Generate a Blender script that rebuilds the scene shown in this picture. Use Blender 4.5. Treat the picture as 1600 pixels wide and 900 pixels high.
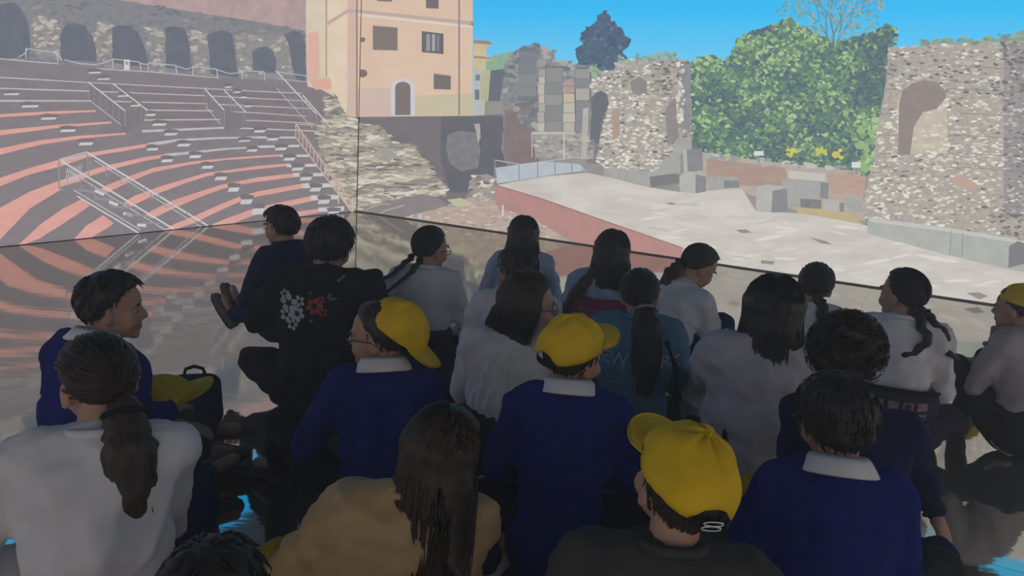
import bpy, bmesh, math, random
import numpy as np
from mathutils import Vector, Matrix, Euler
from mathutils.geometry import tessellate_polygon

for _o in list(bpy.data.objects):
    bpy.data.objects.remove(_o)
SC = bpy.context.scene
COL = SC.collection
random.seed(7)
RNG = np.random.default_rng(7)

# ------------------------------------------------------------------ camera
FPX, PITCH, ROLL, CAMH = 1150.0, math.radians(12.4), math.radians(3.95), 1.2
_fw = Vector((0, math.cos(PITCH), -math.sin(PITCH)))
_r0 = Vector((1, 0, 0)); _u0 = _r0.cross(_fw)
_rt = _r0 * math.cos(ROLL) + _u0 * math.sin(ROLL)
_up = -_r0 * math.sin(ROLL) + _u0 * math.cos(ROLL)
CAMP = Vector((0, 0, CAMH))
cam_d = bpy.data.cameras.new('camera')
cam_d.sensor_width = 36.0; cam_d.lens = FPX * 36.0 / 1600.0
cam_d.clip_start = 0.02; cam_d.clip_end = 100
cam = bpy.data.objects.new('camera', cam_d); COL.objects.link(cam)
M3 = Matrix((_rt, _up, -_fw)).transposed()
cam.matrix_world = Matrix.Translation(CAMP) @ M3.to_4x4()
SC.camera = cam

# ------------------------------------------------------------------ world, exposure
SC.view_settings.view_transform = 'Standard'
SC.view_settings.look = 'None'
SC.view_settings.gamma = 1.0
SC.view_settings.use_curve_mapping = False
SC.view_settings.exposure = 0.0
SC.cycles.use_denoising = True
SC.cycles.max_bounces = 6
world = bpy.data.worlds.new('room_dark'); SC.world = world
world.use_nodes = True
world.node_tree.nodes['Background'].inputs[0].default_value = (0.02, 0.022, 0.028, 1)
world.node_tree.nodes['Background'].inputs[1].default_value = 0.3

def ray(px, py):
    return _rt * (px - 800) + _up * (450 - py) + _fw * FPX
def on_floor(px, py, z=0.0):
    d = ray(px, py); return CAMP + d * ((CAMH - z) / -d.z)

# ------------------------------------------------------------------ helpers
def lin(c):
    def f(x):
        x /= 255.0
        return x / 12.92 if x <= 0.04045 else ((x + 0.055) / 1.055) ** 2.4
    return (f(c[0]), f(c[1]), f(c[2]), 1.0)

def mk(name, verts, faces, mats, parent=None, fm=None, smooth=False, uv=None):
    me = bpy.data.meshes.new(name)
    me.from_pydata([tuple(v) for v in verts], [], [tuple(f) for f in faces])
    for m in (mats if isinstance(mats, (list, tuple)) else [mats]):
        me.materials.append(m)
    if fm is not None:
        me.polygons.foreach_set('material_index', fm)
    if smooth:
        me.polygons.foreach_set('use_smooth', [True] * len(me.polygons))
    if uv is not None:
        l = me.uv_layers.new(name='picture')
        idx = np.zeros(len(me.loops), dtype=np.int32); me.loops.foreach_get('vertex_index', idx)
        l.data.foreach_set('uv', np.asarray(uv, dtype=np.float32)[idx].ravel())
    me.update()
    o = bpy.data.objects.new(name, me); COL.objects.link(o)
    if parent: o.parent = parent
    return o
def link_mesh(name, me, mat, parent=None):
    o = bpy.data.objects.new(name, me); COL.objects.link(o)
    if mat is not None:
        me.materials.clear(); me.materials.append(mat)
    if parent: o.parent = parent
    return o
def tag(o, label=None, cat=None, group=None, kind=None):
    if label: o['label'] = label
    if cat: o['category'] = cat
    if group: o['group'] = group
    if kind: o['kind'] = kind
    return o
def empty(name, loc=(0, 0, 0), rz=0):
    o = bpy.data.objects.new(name, None); COL.objects.link(o)
    o.location = loc; o.rotation_euler = (0, 0, rz); o.empty_display_size = 0.1
    return o

_mc = {}
def hz(c):          # haze put into the picture's colours: contrast cut, blacks lifted
    return tuple(0.75 * v + 43 for v in c)
def emat(c1, c2=None, scale=3.0, stretch=(1, 1), detail=4.0, lo=0.35, hi=0.65, gain=1.16):
    """light thrown by the projectors: an emissive colour, mottled by noise in picture coordinates"""
    c1 = hz(c1); c2 = hz(c2) if c2 else None
    key = ('e', c1, c2, scale, stretch, detail, lo, hi, gain)
    if key in _mc: return _mc[key]
    m = bpy.data.materials.new('projected_light'); m.use_nodes = True
    nt = m.node_tree; nt.nodes.clear()
    out = nt.nodes.new('ShaderNodeOutputMaterial'); em = nt.nodes.new('ShaderNodeEmission')
    nt.links.new(em.outputs[0], out.inputs[0])
    em.inputs[1].default_value = gain
    if c2 is None:
        em.inputs[0].default_value = lin(c1)
    else:
        tc = nt.nodes.new('ShaderNodeTexCoord'); mp = nt.nodes.new('ShaderNodeMapping')
        mp.inputs['Scale'].default_value = (stretch[0], stretch[1], 1)
        nz = nt.nodes.new('ShaderNodeTexNoise'); nz.inputs['Scale'].default_value = scale
        nz.inputs['Detail'].default_value = detail; nz.inputs['Roughness'].default_value = 0.65
        mr = nt.nodes.new('ShaderNodeMapRange'); mr.inputs[1].default_value = lo; mr.inputs[2].default_value = hi
        mx = nt.nodes.new('ShaderNodeMix'); mx.data_type = 'RGBA'
        nt.links.new(tc.outputs['UV'], mp.inputs[0]); nt.links.new(mp.outputs[0], nz.inputs[0])
        nt.links.new(nz.outputs[0], mr.inputs[0]); nt.links.new(mr.outputs[0], mx.inputs[0])
        mx.inputs[6].default_value = lin(c1); mx.inputs[7].default_value = lin(c2)
        nt.links.new(mx.outputs[2], em.inputs[0])
    m.cycles.emission_sampling = 'NONE'
    _mc[key] = m
    return m

def pmat(name, c, rough=0.8, c2=None, scale=40, bump=0.0, bscale=200, metallic=0, spec=0.3, stretch=(1, 1, 1), sheen=0.0):
    """surface material: noise-mottled colour, fine bump"""
    key = (name, c, c2)
    if key in _mc: return _mc[key]
    m = bpy.data.materials.new(name); m.use_nodes = True
    nt = m.node_tree; b = nt.nodes['Principled BSDF']
    b.inputs['Roughness'].default_value = rough; b.inputs['Metallic'].default_value = metallic
    b.inputs['Specular IOR Level'].default_value = spec
    if sheen: b.inputs['Sheen Weight'].default_value = sheen
    tc = nt.nodes.new('ShaderNodeTexCoord'); mp = nt.nodes.new('ShaderNodeMapping')
    mp.inputs['Scale'].default_value = stretch
    nt.links.new(tc.outputs['Object'], mp.inputs[0])
    nz = nt.nodes.new('ShaderNodeTexNoise'); nz.inputs['Scale'].default_value = scale; nz.inputs['Detail'].default_value = 3
    nt.links.new(mp.outputs[0], nz.inputs[0])
    mx = nt.nodes.new('ShaderNodeMix'); mx.data_type = 'RGBA'
    mr = nt.nodes.new('ShaderNodeMapRange'); mr.inputs[1].default_value = 0.35; mr.inputs[2].default_value = 0.65
    nt.links.new(nz.outputs[0], mr.inputs[0]); nt.links.new(mr.outputs[0], mx.inputs[0])
    mx.inputs[6].default_value = tuple(c) + (1,); mx.inputs[7].default_value = tuple(c2 or [x * 0.82 for x in c]) + (1,)
    nt.links.new(mx.outputs[2], b.inputs['Base Color'])
    if bump:
        n2 = nt.nodes.new('ShaderNodeTexNoise'); n2.inputs['Scale'].default_value = bscale; n2.inputs['Detail'].default_value = 2
        nt.links.new(mp.outputs[0], n2.inputs[0])
        bp = nt.nodes.new('ShaderNodeBump'); bp.inputs['Strength'].default_value = bump; bp.inputs['Distance'].default_value = 0.004
        nt.links.new(n2.outputs[0], bp.inputs['Height']); nt.links.new(bp.outputs[0], b.inputs['Normal'])
    _mc[key] = m
    return m

# ------------------------------------------------------------------ the room: a projection hall, seen towards its far corner
CN = on_floor(557, 330)
_l = (on_floor(0, 385.8) - CN).normalized(); _r = (on_floor(1544, 475.5) - CN).normalized()
_r = (_r - _l * (_r.dot(_l) * 0.5)).normalized(); _l = (_l - _r * _l.dot(_r)).normalized()
DL, DR = _l, _r                     # along the left wall, along the front wall, away from the corner
RM, WH, SH = 10.8, 4.3, 3.43        # room side, wall height, height of the picture on the wall
def frame(o, xd, nd):               # local x along the wall, y up, z into the room
    m = Matrix((xd, Vector((0, 0, 1)), nd)).transposed().to_4x4(); m.translation = o
    return m
FR = {'left': frame(CN, DL, DR), 'front': frame(CN, DR, DL),
      'right': frame(CN + DR * RM, DL, -DR), 'back': frame(CN + DL * RM, DR, -DL)}
def slab(name, x0, x1, y0, y1, z0, z1, mat, mw=None, parent=None):
    v = [(x, y, z) for z in (z0, z1) for y in (y0, y1) for x in (x0, x1)]
    f = [(0, 2, 3, 1), (4, 5, 7, 6), (0, 1, 5, 4), (2, 6, 7, 3), (0, 4, 6, 2), (1, 3, 7, 5)]
    o = mk(name, v, f, mat, parent)
    if mw is not None: o.matrix_world = mw
    return o
M_wall = pmat('dark_wall_paint', (0.12, 0.12, 0.13), 0.9, scale=6)
M_ceil = pmat('black_ceiling_paint', (0.03, 0.03, 0.035), 0.95, scale=4)
for sd in ('left', 'front', 'right', 'back'):
    tag(slab('wall_' + sd, 0.0 if sd in ('left', 'front') else 0.0, RM, 0, WH, -0.2, 0, M_wall, FR[sd]), kind='structure')
ctr = Matrix((DR, DL, Vector((0, 0, 1)))).transposed().to_4x4(); ctr.translation = CN
tag(slab('ceiling', 0, RM, 0, RM, WH, WH + 0.2, M_ceil, ctr), kind='structure')

M_skirt = pmat('dark_skirting', (0.11, 0.10, 0.095), 0.7)
tag(slab('baseboard_front', 0.02, RM - .02, 0.0, 0.014, 0.001, 0.026, M_skirt, FR['front']), kind='structure')
tag(slab('baseboard_left', 0.03, RM - .02, 0.0, 0.005, 0.001, 0.026, M_skirt, FR['left']), kind='structure')
tag(slab('trim_1', 0.012, 0.031, 0.0, SH, 0.012, 0.031, M_skirt, FR['front']), kind='structure')
# floor: large polished panels with fine joints
M_joint = pmat('floor_joint', (0.06, 0.06, 0.062), 0.5)
def floor_mat():
    m = bpy.data.materials.new('polished_floor'); m.use_nodes = True
    nt = m.node_tree; b = nt.nodes['Principled BSDF']
    b.inputs['Roughness'].default_value = 0.05
    b.inputs['IOR'].default_value = 6.5
    b.inputs['Specular Tint'].default_value = (1.0, 0.985, 0.92, 1)
    tc = nt.nodes.new('ShaderNodeTexCoord')
    nz = nt.nodes.new('ShaderNodeTexNoise'); nz.inputs['Scale'].default_value = 1.3; nz.inputs['Detail'].default_value = 6
    nt.links.new(tc.outputs['Object'], nz.inputs[0])
    mx = nt.nodes.new('ShaderNodeMix'); mx.data_type = 'RGBA'
    mx.inputs[6].default_value = (0.12, 0.118, 0.105, 1); mx.inputs[7].default_value = (0.18, 0.175, 0.155, 1)
    nt.links.new(nz.outputs[0], mx.inputs[0]); nt.links.new(mx.outputs[2], b.inputs['Base Color'])
    geo = nt.nodes.new('ShaderNodeNewGeometry')
    mp = nt.nodes.new('ShaderNodeMapping'); mp.inputs['Scale'].default_value = (0.6, 3.2, 1)
    mp.inputs['Rotation'].default_value = (0, 0, 0.1)
    nt.links.new(geo.outputs['Position'], mp.inputs[0])
    n2 = nt.nodes.new('ShaderNodeTexNoise'); n2.inputs['Scale'].default_value = 5; n2.inputs['Detail'].default_value = 3
    nt.links.new(mp.outputs[0], n2.inputs[0])
    bp = nt.nodes.new('ShaderNodeBump'); bp.inputs['Strength'].default_value = 0.12; bp.inputs['Distance'].default_value = 0.004
    nt.links.new(n2.outputs[0], bp.inputs['Height']); nt.links.new(bp.outputs[0], b.inputs['Normal'])
    return m
M_floor = floor_mat()
FLOOR = tag(slab('floor', 0, RM, 0, RM, -0.2, -0.006, M_joint, ctr), kind='structure')
NP = 9; PS = RM / NP
_pm = None
for i in range(NP):
    for j in range(NP):
        if _pm is None:
            g = 0.0006
            o = slab('floor_panel', -PS / 2 + g, PS / 2 - g, -PS / 2 + g, PS / 2 - g, -0.006, 0, M_floor); _pm = o.data
        else:
            o = bpy.data.objects.new('floor_panel', _pm); COL.objects.link(o)
        o.parent = FLOOR
        o.location = (PS * (i + .5), PS * (j + .5), 0)
        o.rotation_euler = (random.uniform(-1, 1) * 0.0006, random.uniform(-1, 1) * 0.0006, random.choice((0, 1, 2, 3)) * math.pi / 2)

# ------------------------------------------------------------------ the projected picture
def sky_mat():
    m = bpy.data.materials.new('projected_sky'); m.use_nodes = True
    nt = m.node_tree; nt.nodes.clear()
    out = nt.nodes.new('ShaderNodeOutputMaterial'); em = nt.nodes.new('ShaderNodeEmission')
    nt.links.new(em.outputs[0], out.inputs[0])
    tc = nt.nodes.new('ShaderNodeTexCoord'); sp = nt.nodes.new('ShaderNodeSeparateXYZ')
    nt.links.new(tc.outputs['Object'], sp.inputs[0])
    mr = nt.nodes.new('ShaderNodeMapRange'); mr.inputs[1].default_value = 1.7; mr.inputs[2].default_value = 3.2
    nt.links.new(sp.outputs[1], mr.inputs[0])
    cr = nt.nodes.new('ShaderNodeValToRGB')
    cr.color_ramp.elements[0].color = lin((128, 212, 248)); cr.color_ramp.elements[1].color = lin((6, 176, 252))
    e = cr.color_ramp.elements.new(0.45); e.color = lin((56, 194, 252))
    nt.links.new(mr.outputs[0], cr.inputs[0]); nt.links.new(cr.outputs[0], em.inputs[0])
    em.inputs[1].default_value = 1.1
    m.cycles.emission_sampling = 'NONE'
    return m
M_sky = sky_mat()
SCR = {}
LAB = {'left': 'projected picture of curved pink and grey theatre seating below a ruined arcade',
       'front': 'projected picture of an orange house, stone ruins, green trees and a stage',
       'right': 'added projected picture of sky over old stone, lighting the audience, on the unseen wall right of the camera',
       'back': 'added projected picture of sky over old stone, lighting the audience, on the unseen wall behind the camera'}
for sd in FR:
    e = empty('projection_screen'); e.matrix_world = FR[sd]
    tag(e, LAB[sd], 'screen'); SCR[sd] = e
    slab('screen_sheet', 0.03, RM - 0.03, 0.004, SH, 0.001, 0.009, M_sky, None, e)

SEAM_T, SEAM_B = (564.0, 0.0), (557.0, 330.0)
def w_uv(sd, px, py):
    d = ray(px, py); n = DR if sd == 'left' else DL; ud = DL if sd == 'left' else DR
    t = (CN - CAMP).dot(n) / d.dot(n); P = CAMP + d * t - CN
    return P.dot(ud), P.z + 0.0
def seam_x(y): return SEAM_B[0] + (y - SEAM_B[1]) * (SEAM_T[0] - SEAM_B[0]) / (SEAM_T[1] - SEAM_B[1])
def floor_y(sd, x): return 330 + (557 - x) * 0.1002 if sd == 'left' else 330 + (x - 557) * 0.1474
def clip(poly, f):
    out = []
    for i in range(len(poly)):
        a, b = poly[i], poly[(i + 1) % len(poly)]
        fa, fb = f(a), f(b)
        if fa >= 0: out.append(a)
        if (fa >= 0) != (fb >= 0):
            t = fa / (fa - fb); out.append((a[0] + (b[0] - a[0]) * t, a[1] + (b[1] - a[1]) * t))
    return out
def paint(name, items, layer, label=None, parent=None):
    """items: (polygon in picture coordinates, material). One flat piece of picture per wall, lying on the screen sheet."""
    res = {}
    mats = []
    for _, m in items:
        if m not in mats: mats.append(m)
    mi = {m: i for i, m in enumerate(mats)}
    for sd in ('left', 'front'):
        V, F, FM, UV = [], [], [], []
        for it_, (poly, m) in enumerate(items):
            zl = 0.0105 + layer * 0.0011 + (0 if it_ == 0 else 0.0002 + 0.0007 * it_ / len(items))
            xs = [p[0] for p in poly]
            if sd == 'left' and min(xs) > 566: continue
            if sd == 'front' and max(xs) < 555: continue
            if len(poly) > 4:
                tris = tessellate_polygon([[Vector((p[0], p[1], 0)) for p in poly]])
                ps = [[poly[i] for i in t] for t in tris]
            else: ps = [list(poly)]
            sg = 1 if sd == 'left' else -1
            for q in ps:
                q = clip(q, lambda p: sg * (seam_x(p[1]) - p[0]) - 0.35)
                if len(q) < 3: continue
                q = clip(q, lambda p: floor_y(sd, p[0]) - p[1] - 0.4)
                if len(q) < 3: continue
                b = len(V)
                for p in q:
                    u, v = w_uv(sd, *p); V.append((u, min(v, SH - 0.004), zl)); UV.append((p[0] / 100, p[1] / 100))
                a = sum(V[b + i][0] * V[b + (i + 1) % len(q)][1] - V[b + (i + 1) % len(q)][0] * V[b + i][1] for i in range(len(q)))
                idx = list(range(b, b + len(q)))
                F.append(idx if a > 0 else idx[::-1]); FM.append(mi[m])
        if F:
            par = SCR[sd] if parent is None else parent.get(sd, SCR[sd])
            o = mk(name, V, F, mats, par, FM, uv=UV)
            if label: o['label'] = label
            res[sd] = o
    return res
def rect(x0, y0, x1, y1): return [(x0, y0), (x1, y0), (x1, y1), (x0, y1)]
def band(pts): return [(x, a) for x, a, b in pts] + [(x, b) for x, a, b in reversed(pts)]
def stroke(pts, w):
    out = []
    for (x0, y0), (x1, y1) in zip(pts[:-1], pts[1:]):
        dx, dy = x1 - x0, y1 - y0; L = math.hypot(dx, dy) or 1
        nx, ny = -dy / L * w / 2, dx / L * w / 2
        out.append([(x0 + nx, y0 + ny), (x1 + nx, y1 + ny), (x1 - nx, y1 - ny), (x0 - nx, y0 - ny)])
    return out
def ragged(poly, step=10, amp=3, seed=1):
    r = random.Random(seed); out = []
    for i in range(len(poly)):
        a, b = poly[i], poly[(i + 1) % len(poly)]
        n = max(1, int(math.hypot(b[0] - a[0], b[1] - a[1]) / step))
        for k in range(n):
            t = k / n; out.append((a[0] + (b[0] - a[0]) * t + r.uniform(-amp, amp), a[1] + (b[1] - a[1]) * t + r.uniform(-amp, amp)))
    return out
def inside(poly, x, y):
    c = False; n = len(poly); j = n - 1
    for i in range(n):
        xi, yi = poly[i]; xj, yj = poly[j]
        if (yi > y) != (yj > y) and x < (xj - xi) * (y - yi) / (yj - yi) + xi: c = not c
        j = i
    return c
def pieces(poly, n, sx, sy, mats, seed=1, rot=0.3, tone=None, k=6):
    """n irregular little patches (stones, leaf clumps) inside an outline; tone(x,y) in 0..1 picks the shade"""
    r = random.Random(seed); out = []
    x0, x1 = min(p[0] for p in poly), max(p[0] for p in poly); y0, y1 = min(p[1] for p in poly), max(p[1] for p in poly)
    tries = 0
    while len(out) < n and tries < n * 20:
        tries += 1
        x, y = r.uniform(x0, x1), r.uniform(y0, y1)
        if not inside(poly, x, y): continue
        t = tone(x, y) if tone else 0.5
        i = int(max(0, min(len(mats) - 1, round(t * (len(mats) - 1) + r.gauss(0, 0.28 * len(mats))))))
        a0 = r.uniform(-rot, rot); ca, sa = math.cos(a0), math.sin(a0); s = r.uniform(0.6, 1.35)
        q = []
        for j in range(k):
            a = 2 * math.pi * j / k; rr = r.uniform(0.75, 1.2)
            ex, ey = math.cos(a) * sx * s * rr, math.sin(a) * sy * s * rr
            q.append((x + ex * ca - ey * sa, y + ex * sa + ey * ca))
        out.append((q, mats[i]))
    return out
def em_list(cols): return [emat(c) for c in cols]

# ============================================================ picture, left of the corner
# --- arcade behind the seating
paint('pictured_brick_wall', [([(-420, -160), (475, -60), (484, 140), (400, 60), (260, 30), (130, 12), (-420, -20)], emat((196, 160, 155), (168, 140, 142), 5))], 1,
      'upper brick wall of the ruin in the picture')
base_st = [(-420, -60), (0, -25), (130, -8), (400, 34), (475, 48), (478, 135), (400, 128), (340, 124), (150, 108), (0, 94), (-420, 70)]
tn = lambda x, y: 0.45 + 0.3 * math.sin(x / 23.0) * math.cos(y / 17.0)
stones = em_list([(98, 100, 112), (112, 113, 122), (126, 124, 128), (142, 138, 136), (166, 158, 150)])
arc = paint('pictured_arcade', [(base_st, emat((108, 110, 120), (132, 129, 132), 9))] +
      pieces(base_st, 520, 7, 2.6, stones[:4], 3, 0.5, tn), 2, 'dark ruined arcade above the seats in the picture')
PIL = [[(46, 30), (60, 22), (80, 30), (95, 48), (92, 92), (60, 90), (48, 60)], [(148, 40), (160, 30), (172, 40), (175, 80), (184, 84), (184, 96), (150, 96), (146, 60)],
       [(226, 46), (240, 38), (254, 48), (258, 60), (256, 86), (265, 90), (266, 115), (236, 114), (232, 80)],
       [(292, 50), (305, 47), (318, 50), (324, 62), (325, 92), (331, 96), (331, 121), (303, 120), (300, 80)],
       [(364, 56), (380, 52), (400, 55), (440, 52), (452, 66), (458, 116), (430, 124), (374, 122), (368, 90)],
       [(-60, 10), (-40, 5), (-20, 14), (-14, 90), (-62, 86)], [(-170, 0), (-140, -4), (-118, 8), (-112, 80), (-172, 76)]]
pl_m = em_list([(120, 118, 118), (138, 134, 130), (156, 150, 142), (176, 168, 156), (196, 188, 174)])
for i, p in enumerate(PIL):
    paint('pictured_pillar', [(ragged(p, 6, 1.5, i), emat((146, 140, 136), (122, 119, 121), 12))] + pieces(p, 60, 5, 2.4, pl_m, i + 20, 0.5, lambda x, y: 0.75 - (y - 40) / 160), 3, parent=arc)
ARC = [[(-12, 92), (-14, 20), (0, 6), (22, 4), (38, 22), (46, 60), (44, 90)], [(92, 93), (93, 52), (100, 40), (114, 35), (130, 40), (142, 56), (149, 78), (150, 97)],
       [(174, 96), (173, 44), (184, 39), (198, 40), (214, 50), (224, 72), (232, 104), (186, 100)], [(258, 106), (256, 44), (268, 40), (286, 44), (292, 60), (299, 112)],
       [(328, 116), (322, 54), (334, 49), (352, 48), (360, 52), (364, 70), (370, 121)], [(393, 113), (393, 82), (400, 75), (413, 73), (425, 80), (430, 92), (431, 114)],
       [(458, 116), (450, 70), (442, 54), (456, 48), (468, 52), (476, 70), (476, 128), (462, 126)], [(-112, 84), (-116, 20), (-96, 2), (-74, 8), (-62, 30), (-60, 86)]]
m_arch = emat((78, 85, 100), (90, 95, 107), 6)
for i, p in enumerate(ARC):
    paint('pictured_archway', [(ragged(p, 8, 1.0, i), m_arch)], 4, parent=arc)
# --- seating bowl
m_ris = emat((113, 104, 110), (124, 114, 118), 6, (0.6, 2))
bowl = paint('pictured_seating', [([(-420, 66), (0, 92), (150, 106), (340, 121), (480, 130), (528, 150), (556, 250), (557, 334), (-420, 440)], m_ris),
                                  ([(135, 128), (400, 142), (520, 152), (500, 215), (380, 205), (200, 190), (140, 158)], emat((108, 98, 102), (122, 108, 110), 5, (0.6, 2)))], 5,
             'curved rows of grey risers and pink treads in the picture')
pk1 = emat((240, 166, 152), (228, 152, 140), 4, (0.5, 1.5)); pk2 = emat((232, 176, 164), (222, 162, 150), 4, (.5, 1.5))
wh1 = emat((228, 222, 222), (206, 200, 202), 8); wh2 = emat((206, 200, 203), (186, 180, 184), 8)
def ext(pts):       # carry a row on to the left, beyond the frame
    (x0, a0, b0), (x1, a1, b1) = pts[0], pts[1]
    k = min(2.2, 420.0 / max(1, x1 - x0)); s = ((a1 - a0) / (x1 - x0) + (b1 - b0) / (x1 - x0)) / 2
    return [(-420, a0 - s * 420 * 1.5 + 0, b0 - s * 420 * 1.7)] + pts
ROWS = [
 ('w', [(0, 91, 92.6), (45, 95.5, 97), (90, 99, 100.5)]), ('w', [(150, 106.5, 108), (240, 112, 113.5), (340, 121, 122.5)]),
 ('w', [(0, 120, 121.8), (135, 128, 129.5), (260, 134.5, 136), (330, 138, 139.5), (400, 142, 143.5), (470, 145, 146.5)]),
 ('w', [(0, 137, 139), (130, 141, 143), (200, 144, 145.5), (315, 148.5, 150), (400, 153, 154.5), (480, 157, 158.5)]),
 ('w', [(0, 156, 159), (140, 156.5, 158.5), (315, 161, 162.5), (400, 165, 166.5), (485, 169, 170.5)]),
 ('p', [(0, 178, 183), (80, 173.5, 178), (148, 172, 174.5)]), ('w', [(225, 171, 173), (325, 172, 173.8), (400, 175.5, 177), (478, 181, 182.4)]),
 ('p', [(0, 203, 211), (85, 195, 200), (172, 189.5, 192.5)]), ('w', [(200, 186.5, 189), (335, 185.5, 187.5), (400, 187.5, 189), (490, 192, 193.5)]),
 ('p', [(0, 231, 241), (60, 219, 226), (120, 212, 217), (195, 207, 210)]), ('w', [(220, 203, 207), (348, 198, 201), (400, 200, 202), (500, 204, 206)]),
 ('p', [(0, 277, 290), (45, 262, 272), (88, 250, 261), (140, 238, 244), (190, 230, 236), (230, 224, 229)]), ('w', [(230, 223, 229), (275, 217, 221), (340, 214, 217), (400, 213, 216), (460, 213.5, 216)]),
 ('p', [(0, 323, 372), (45, 299, 325), (88, 283, 299), (135, 267, 276), (162, 259, 267), (225, 245, 251), (255, 241, 246)]), ('w', [(255, 240, 245), (300, 236, 240), (350, 231, 234), (400, 228.5, 231), (465, 227, 229)]),
 ('p', [(25, 384, 386), (60, 351, 372), (97, 325, 349), (130, 309, 327), (165, 289, 301), (200, 275, 284), (237, 262, 269), (300, 252, 256)]), ('p', [(300, 252, 256.5), (350, 247, 250), (400, 243, 246.5), (450, 240.5, 243)]),
 ('p', [(114, 373, 376), (132, 353, 376), (172, 328, 352), (207, 306, 320), (245, 292, 302), (285, 280, 287), (320, 270, 275.5), (350, 266, 270), (400, 259, 264), (450, 255, 259)]),
 ('p', [(200, 350, 368), (237, 328, 341), (270, 312, 325), (310, 299, 308), (345, 288, 295), (370, 283, 289), (400, 277, 284), (470, 269, 275)]),
 ('p', [(255, 358, 362), (272, 349, 358), (300, 338, 349), (335, 322, 332), (370, 308, 316), (400, 299, 307), (480, 285, 292)]),
 ('p', [(330, 350, 353), (360, 338, 350), (390, 327, 338), (430, 317, 326), (490, 305, 313)]),
 ('p', [(410, 345, 347), (430, 338, 345), (460, 331, 339), (500, 325, 331)]),
]
def split_band(pts):
    return [band(pts[i:i + 2]) for i in range(len(pts) - 1)]
for kind, pts in ROWS:
    pts = ext(pts) if pts[0][0] == 0 else pts
    fine = []
    for (x0, a0, b0), (x1, a1, b1) in zip(pts[:-1], pts[1:]):
        n = 4
        for k in range(n):
            t = k / n; fine.append((x0 + (x1 - x0) * t, a0 + (a1 - a0) * t, b0 + (b1 - b0) * t))
    fine.append(pts[-1])
    paint('pictured_seat_row', [(b, pk1 if kind == 'p' else wh2) for b in split_band(fine)], 6, parent=bowl)
# pale edges of the last seats towards the stair, and step blocks
WE = [[(400, 213, 216), (460, 213.5, 216.2)], [(400, 227.5, 231), (466, 226, 229.5)], [(436, 241, 245), (481, 241.5, 245)], [(446, 256, 261), (494, 256, 260)],
      [(456, 270, 276), (506, 270, 275)], [(470, 287, 294), (521, 286, 292)], [(484, 305, 313), (527, 304, 311)], [(496, 324, 331), (536, 322, 329)]]
paint('pictured_pale_treads', [(band(b), wh1) for b in WE], 7, parent=bowl)
BL = [(16, 147, 26, 2.4), (45, 166, 28, 3), (74, 185, 26, 3), (104, 204, 26, 3.4), (132, 224.5, 24, 4), (146, 113.5, 22, 2), (160, 123.5, 22, 2), (190, 150, 20, 2), (210, 165, 18, 2.2), (232, 179.5, 20, 2.6), (247, 194.5, 24, 3), (265, 209.5, 22, 3.4),
      (285, 226.5, 22, 3.6), (303, 244.5, 20, 4), (322, 261, 20, 4.2), (343, 278.5, 20, 5), (363, 296, 19, 6), (383, 315, 20, 7), (401, 330, 20, 9), (236, 233, 20, 3.2), (259, 251, 20, 4),
      (355, 136, 14, 2), (368, 144, 14, 2), (378, 152, 12, 2), (386, 166, 14, 2), (380, 220, 20, 2), (392, 235, 18, 3), (404, 205, 20, 3), (424, 217.5, 20, 3.4), (437, 232.5, 20, 3.6), (450, 248.5, 20, 4), (463, 264, 20, 4.4), (476, 279, 20, 5), (491, 296, 19, 5.4), (504, 315, 20, 6), (519, 333, 20, 5)]
for i, (x, y, w, h) in enumerate(BL):
    q = [(x - w / 2 + 3, y - h / 2), (x + w / 2, y - h / 2 - 0.6), (x + w / 2 - 3, y + h / 2), (x - w / 2, y + h / 2 + 0.4)]
    d = [(x - w / 2 - 1, y - h * 1.0 - 3), (x - w * .1, y - h * 1.0 - 5), (x + w / 2 + 2, y - h * 1.0 - 3), (x + w / 2, y - h / 2), (x - w / 2 + 2, y - h / 2)]
    paint('pictured_step', [(d, emat((100, 95, 100))), (q, wh1)], 8, parent=bowl)
# --- railings
m_rl = emat((196, 193, 197)); m_rd = emat((140, 136, 142)); m_rw = emat((222, 218, 220))
def rail(name, lines, layer=10, lab=None, par=None):
    it = []
    for pts, w, m in lines: it += [(q, m) for q in stroke(pts, w)]
    return paint(name, it, layer, lab, par)
# landing gantry with sloping handrails
gl = [([(90, 249), (134, 237), (136, 241), (93, 252)], 2, m_rl), ([(90, 250), (90, 294), (98, 296)], 2.4, m_rd), ([(134, 238), (136, 275)], 2, m_rd),
      ([(93, 251), (270, 358)], 2.6, m_rw), ([(134, 238), (322, 352)], 2.6, m_rw), ([(104, 266), (256, 359)], 1.6, m_rl), ([(118, 306), (215, 364)], 2.2, m_rw),
      ([(112, 296), (217, 359)], 1.6, m_rl), ([(145, 250), (312, 354)], 1.5, m_rl), ([(95, 282), (132, 273)], 2, m_rl), ([(98, 290), (134, 280)], 1.5, m_rd)]
for k in range(8):
    t = k / 7.5
    gl.append(([(140 + 175 * t, 244 + 106 * t), (140 + 175 * t, 262 + 94 * t)], 1.6, m_rd))
    gl.append(([(100 + 165 * t, 262 + 94 * t), (104 + 160 * t, 290 + 70 * t)], 1.6, m_rd))
    gl.append(([(142 + 175 * t, 262 + 92 * t), (158 + 170 * t, 254 + 96 * t)], 1.2, m_rd))
    gl.append(([(100 + 22 * t / 1.0, 287 - 5 * t), (103 + 24 * t, 262 - 6 * t)], 1.0, m_rl))
for k in range(5):
    t = k / 4.5
    gl.append(([(120 + 110 * t, 296 + 58 * t), (150 + 110 * t, 300 + 55 * t)], 4 - 2 * t, m_rd))
    gl.append(([(146 + 22 * k, 297 + 18 * k), (160 + 22 * k, 304 + 16 * k)], 4.5, m_rw))
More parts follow.
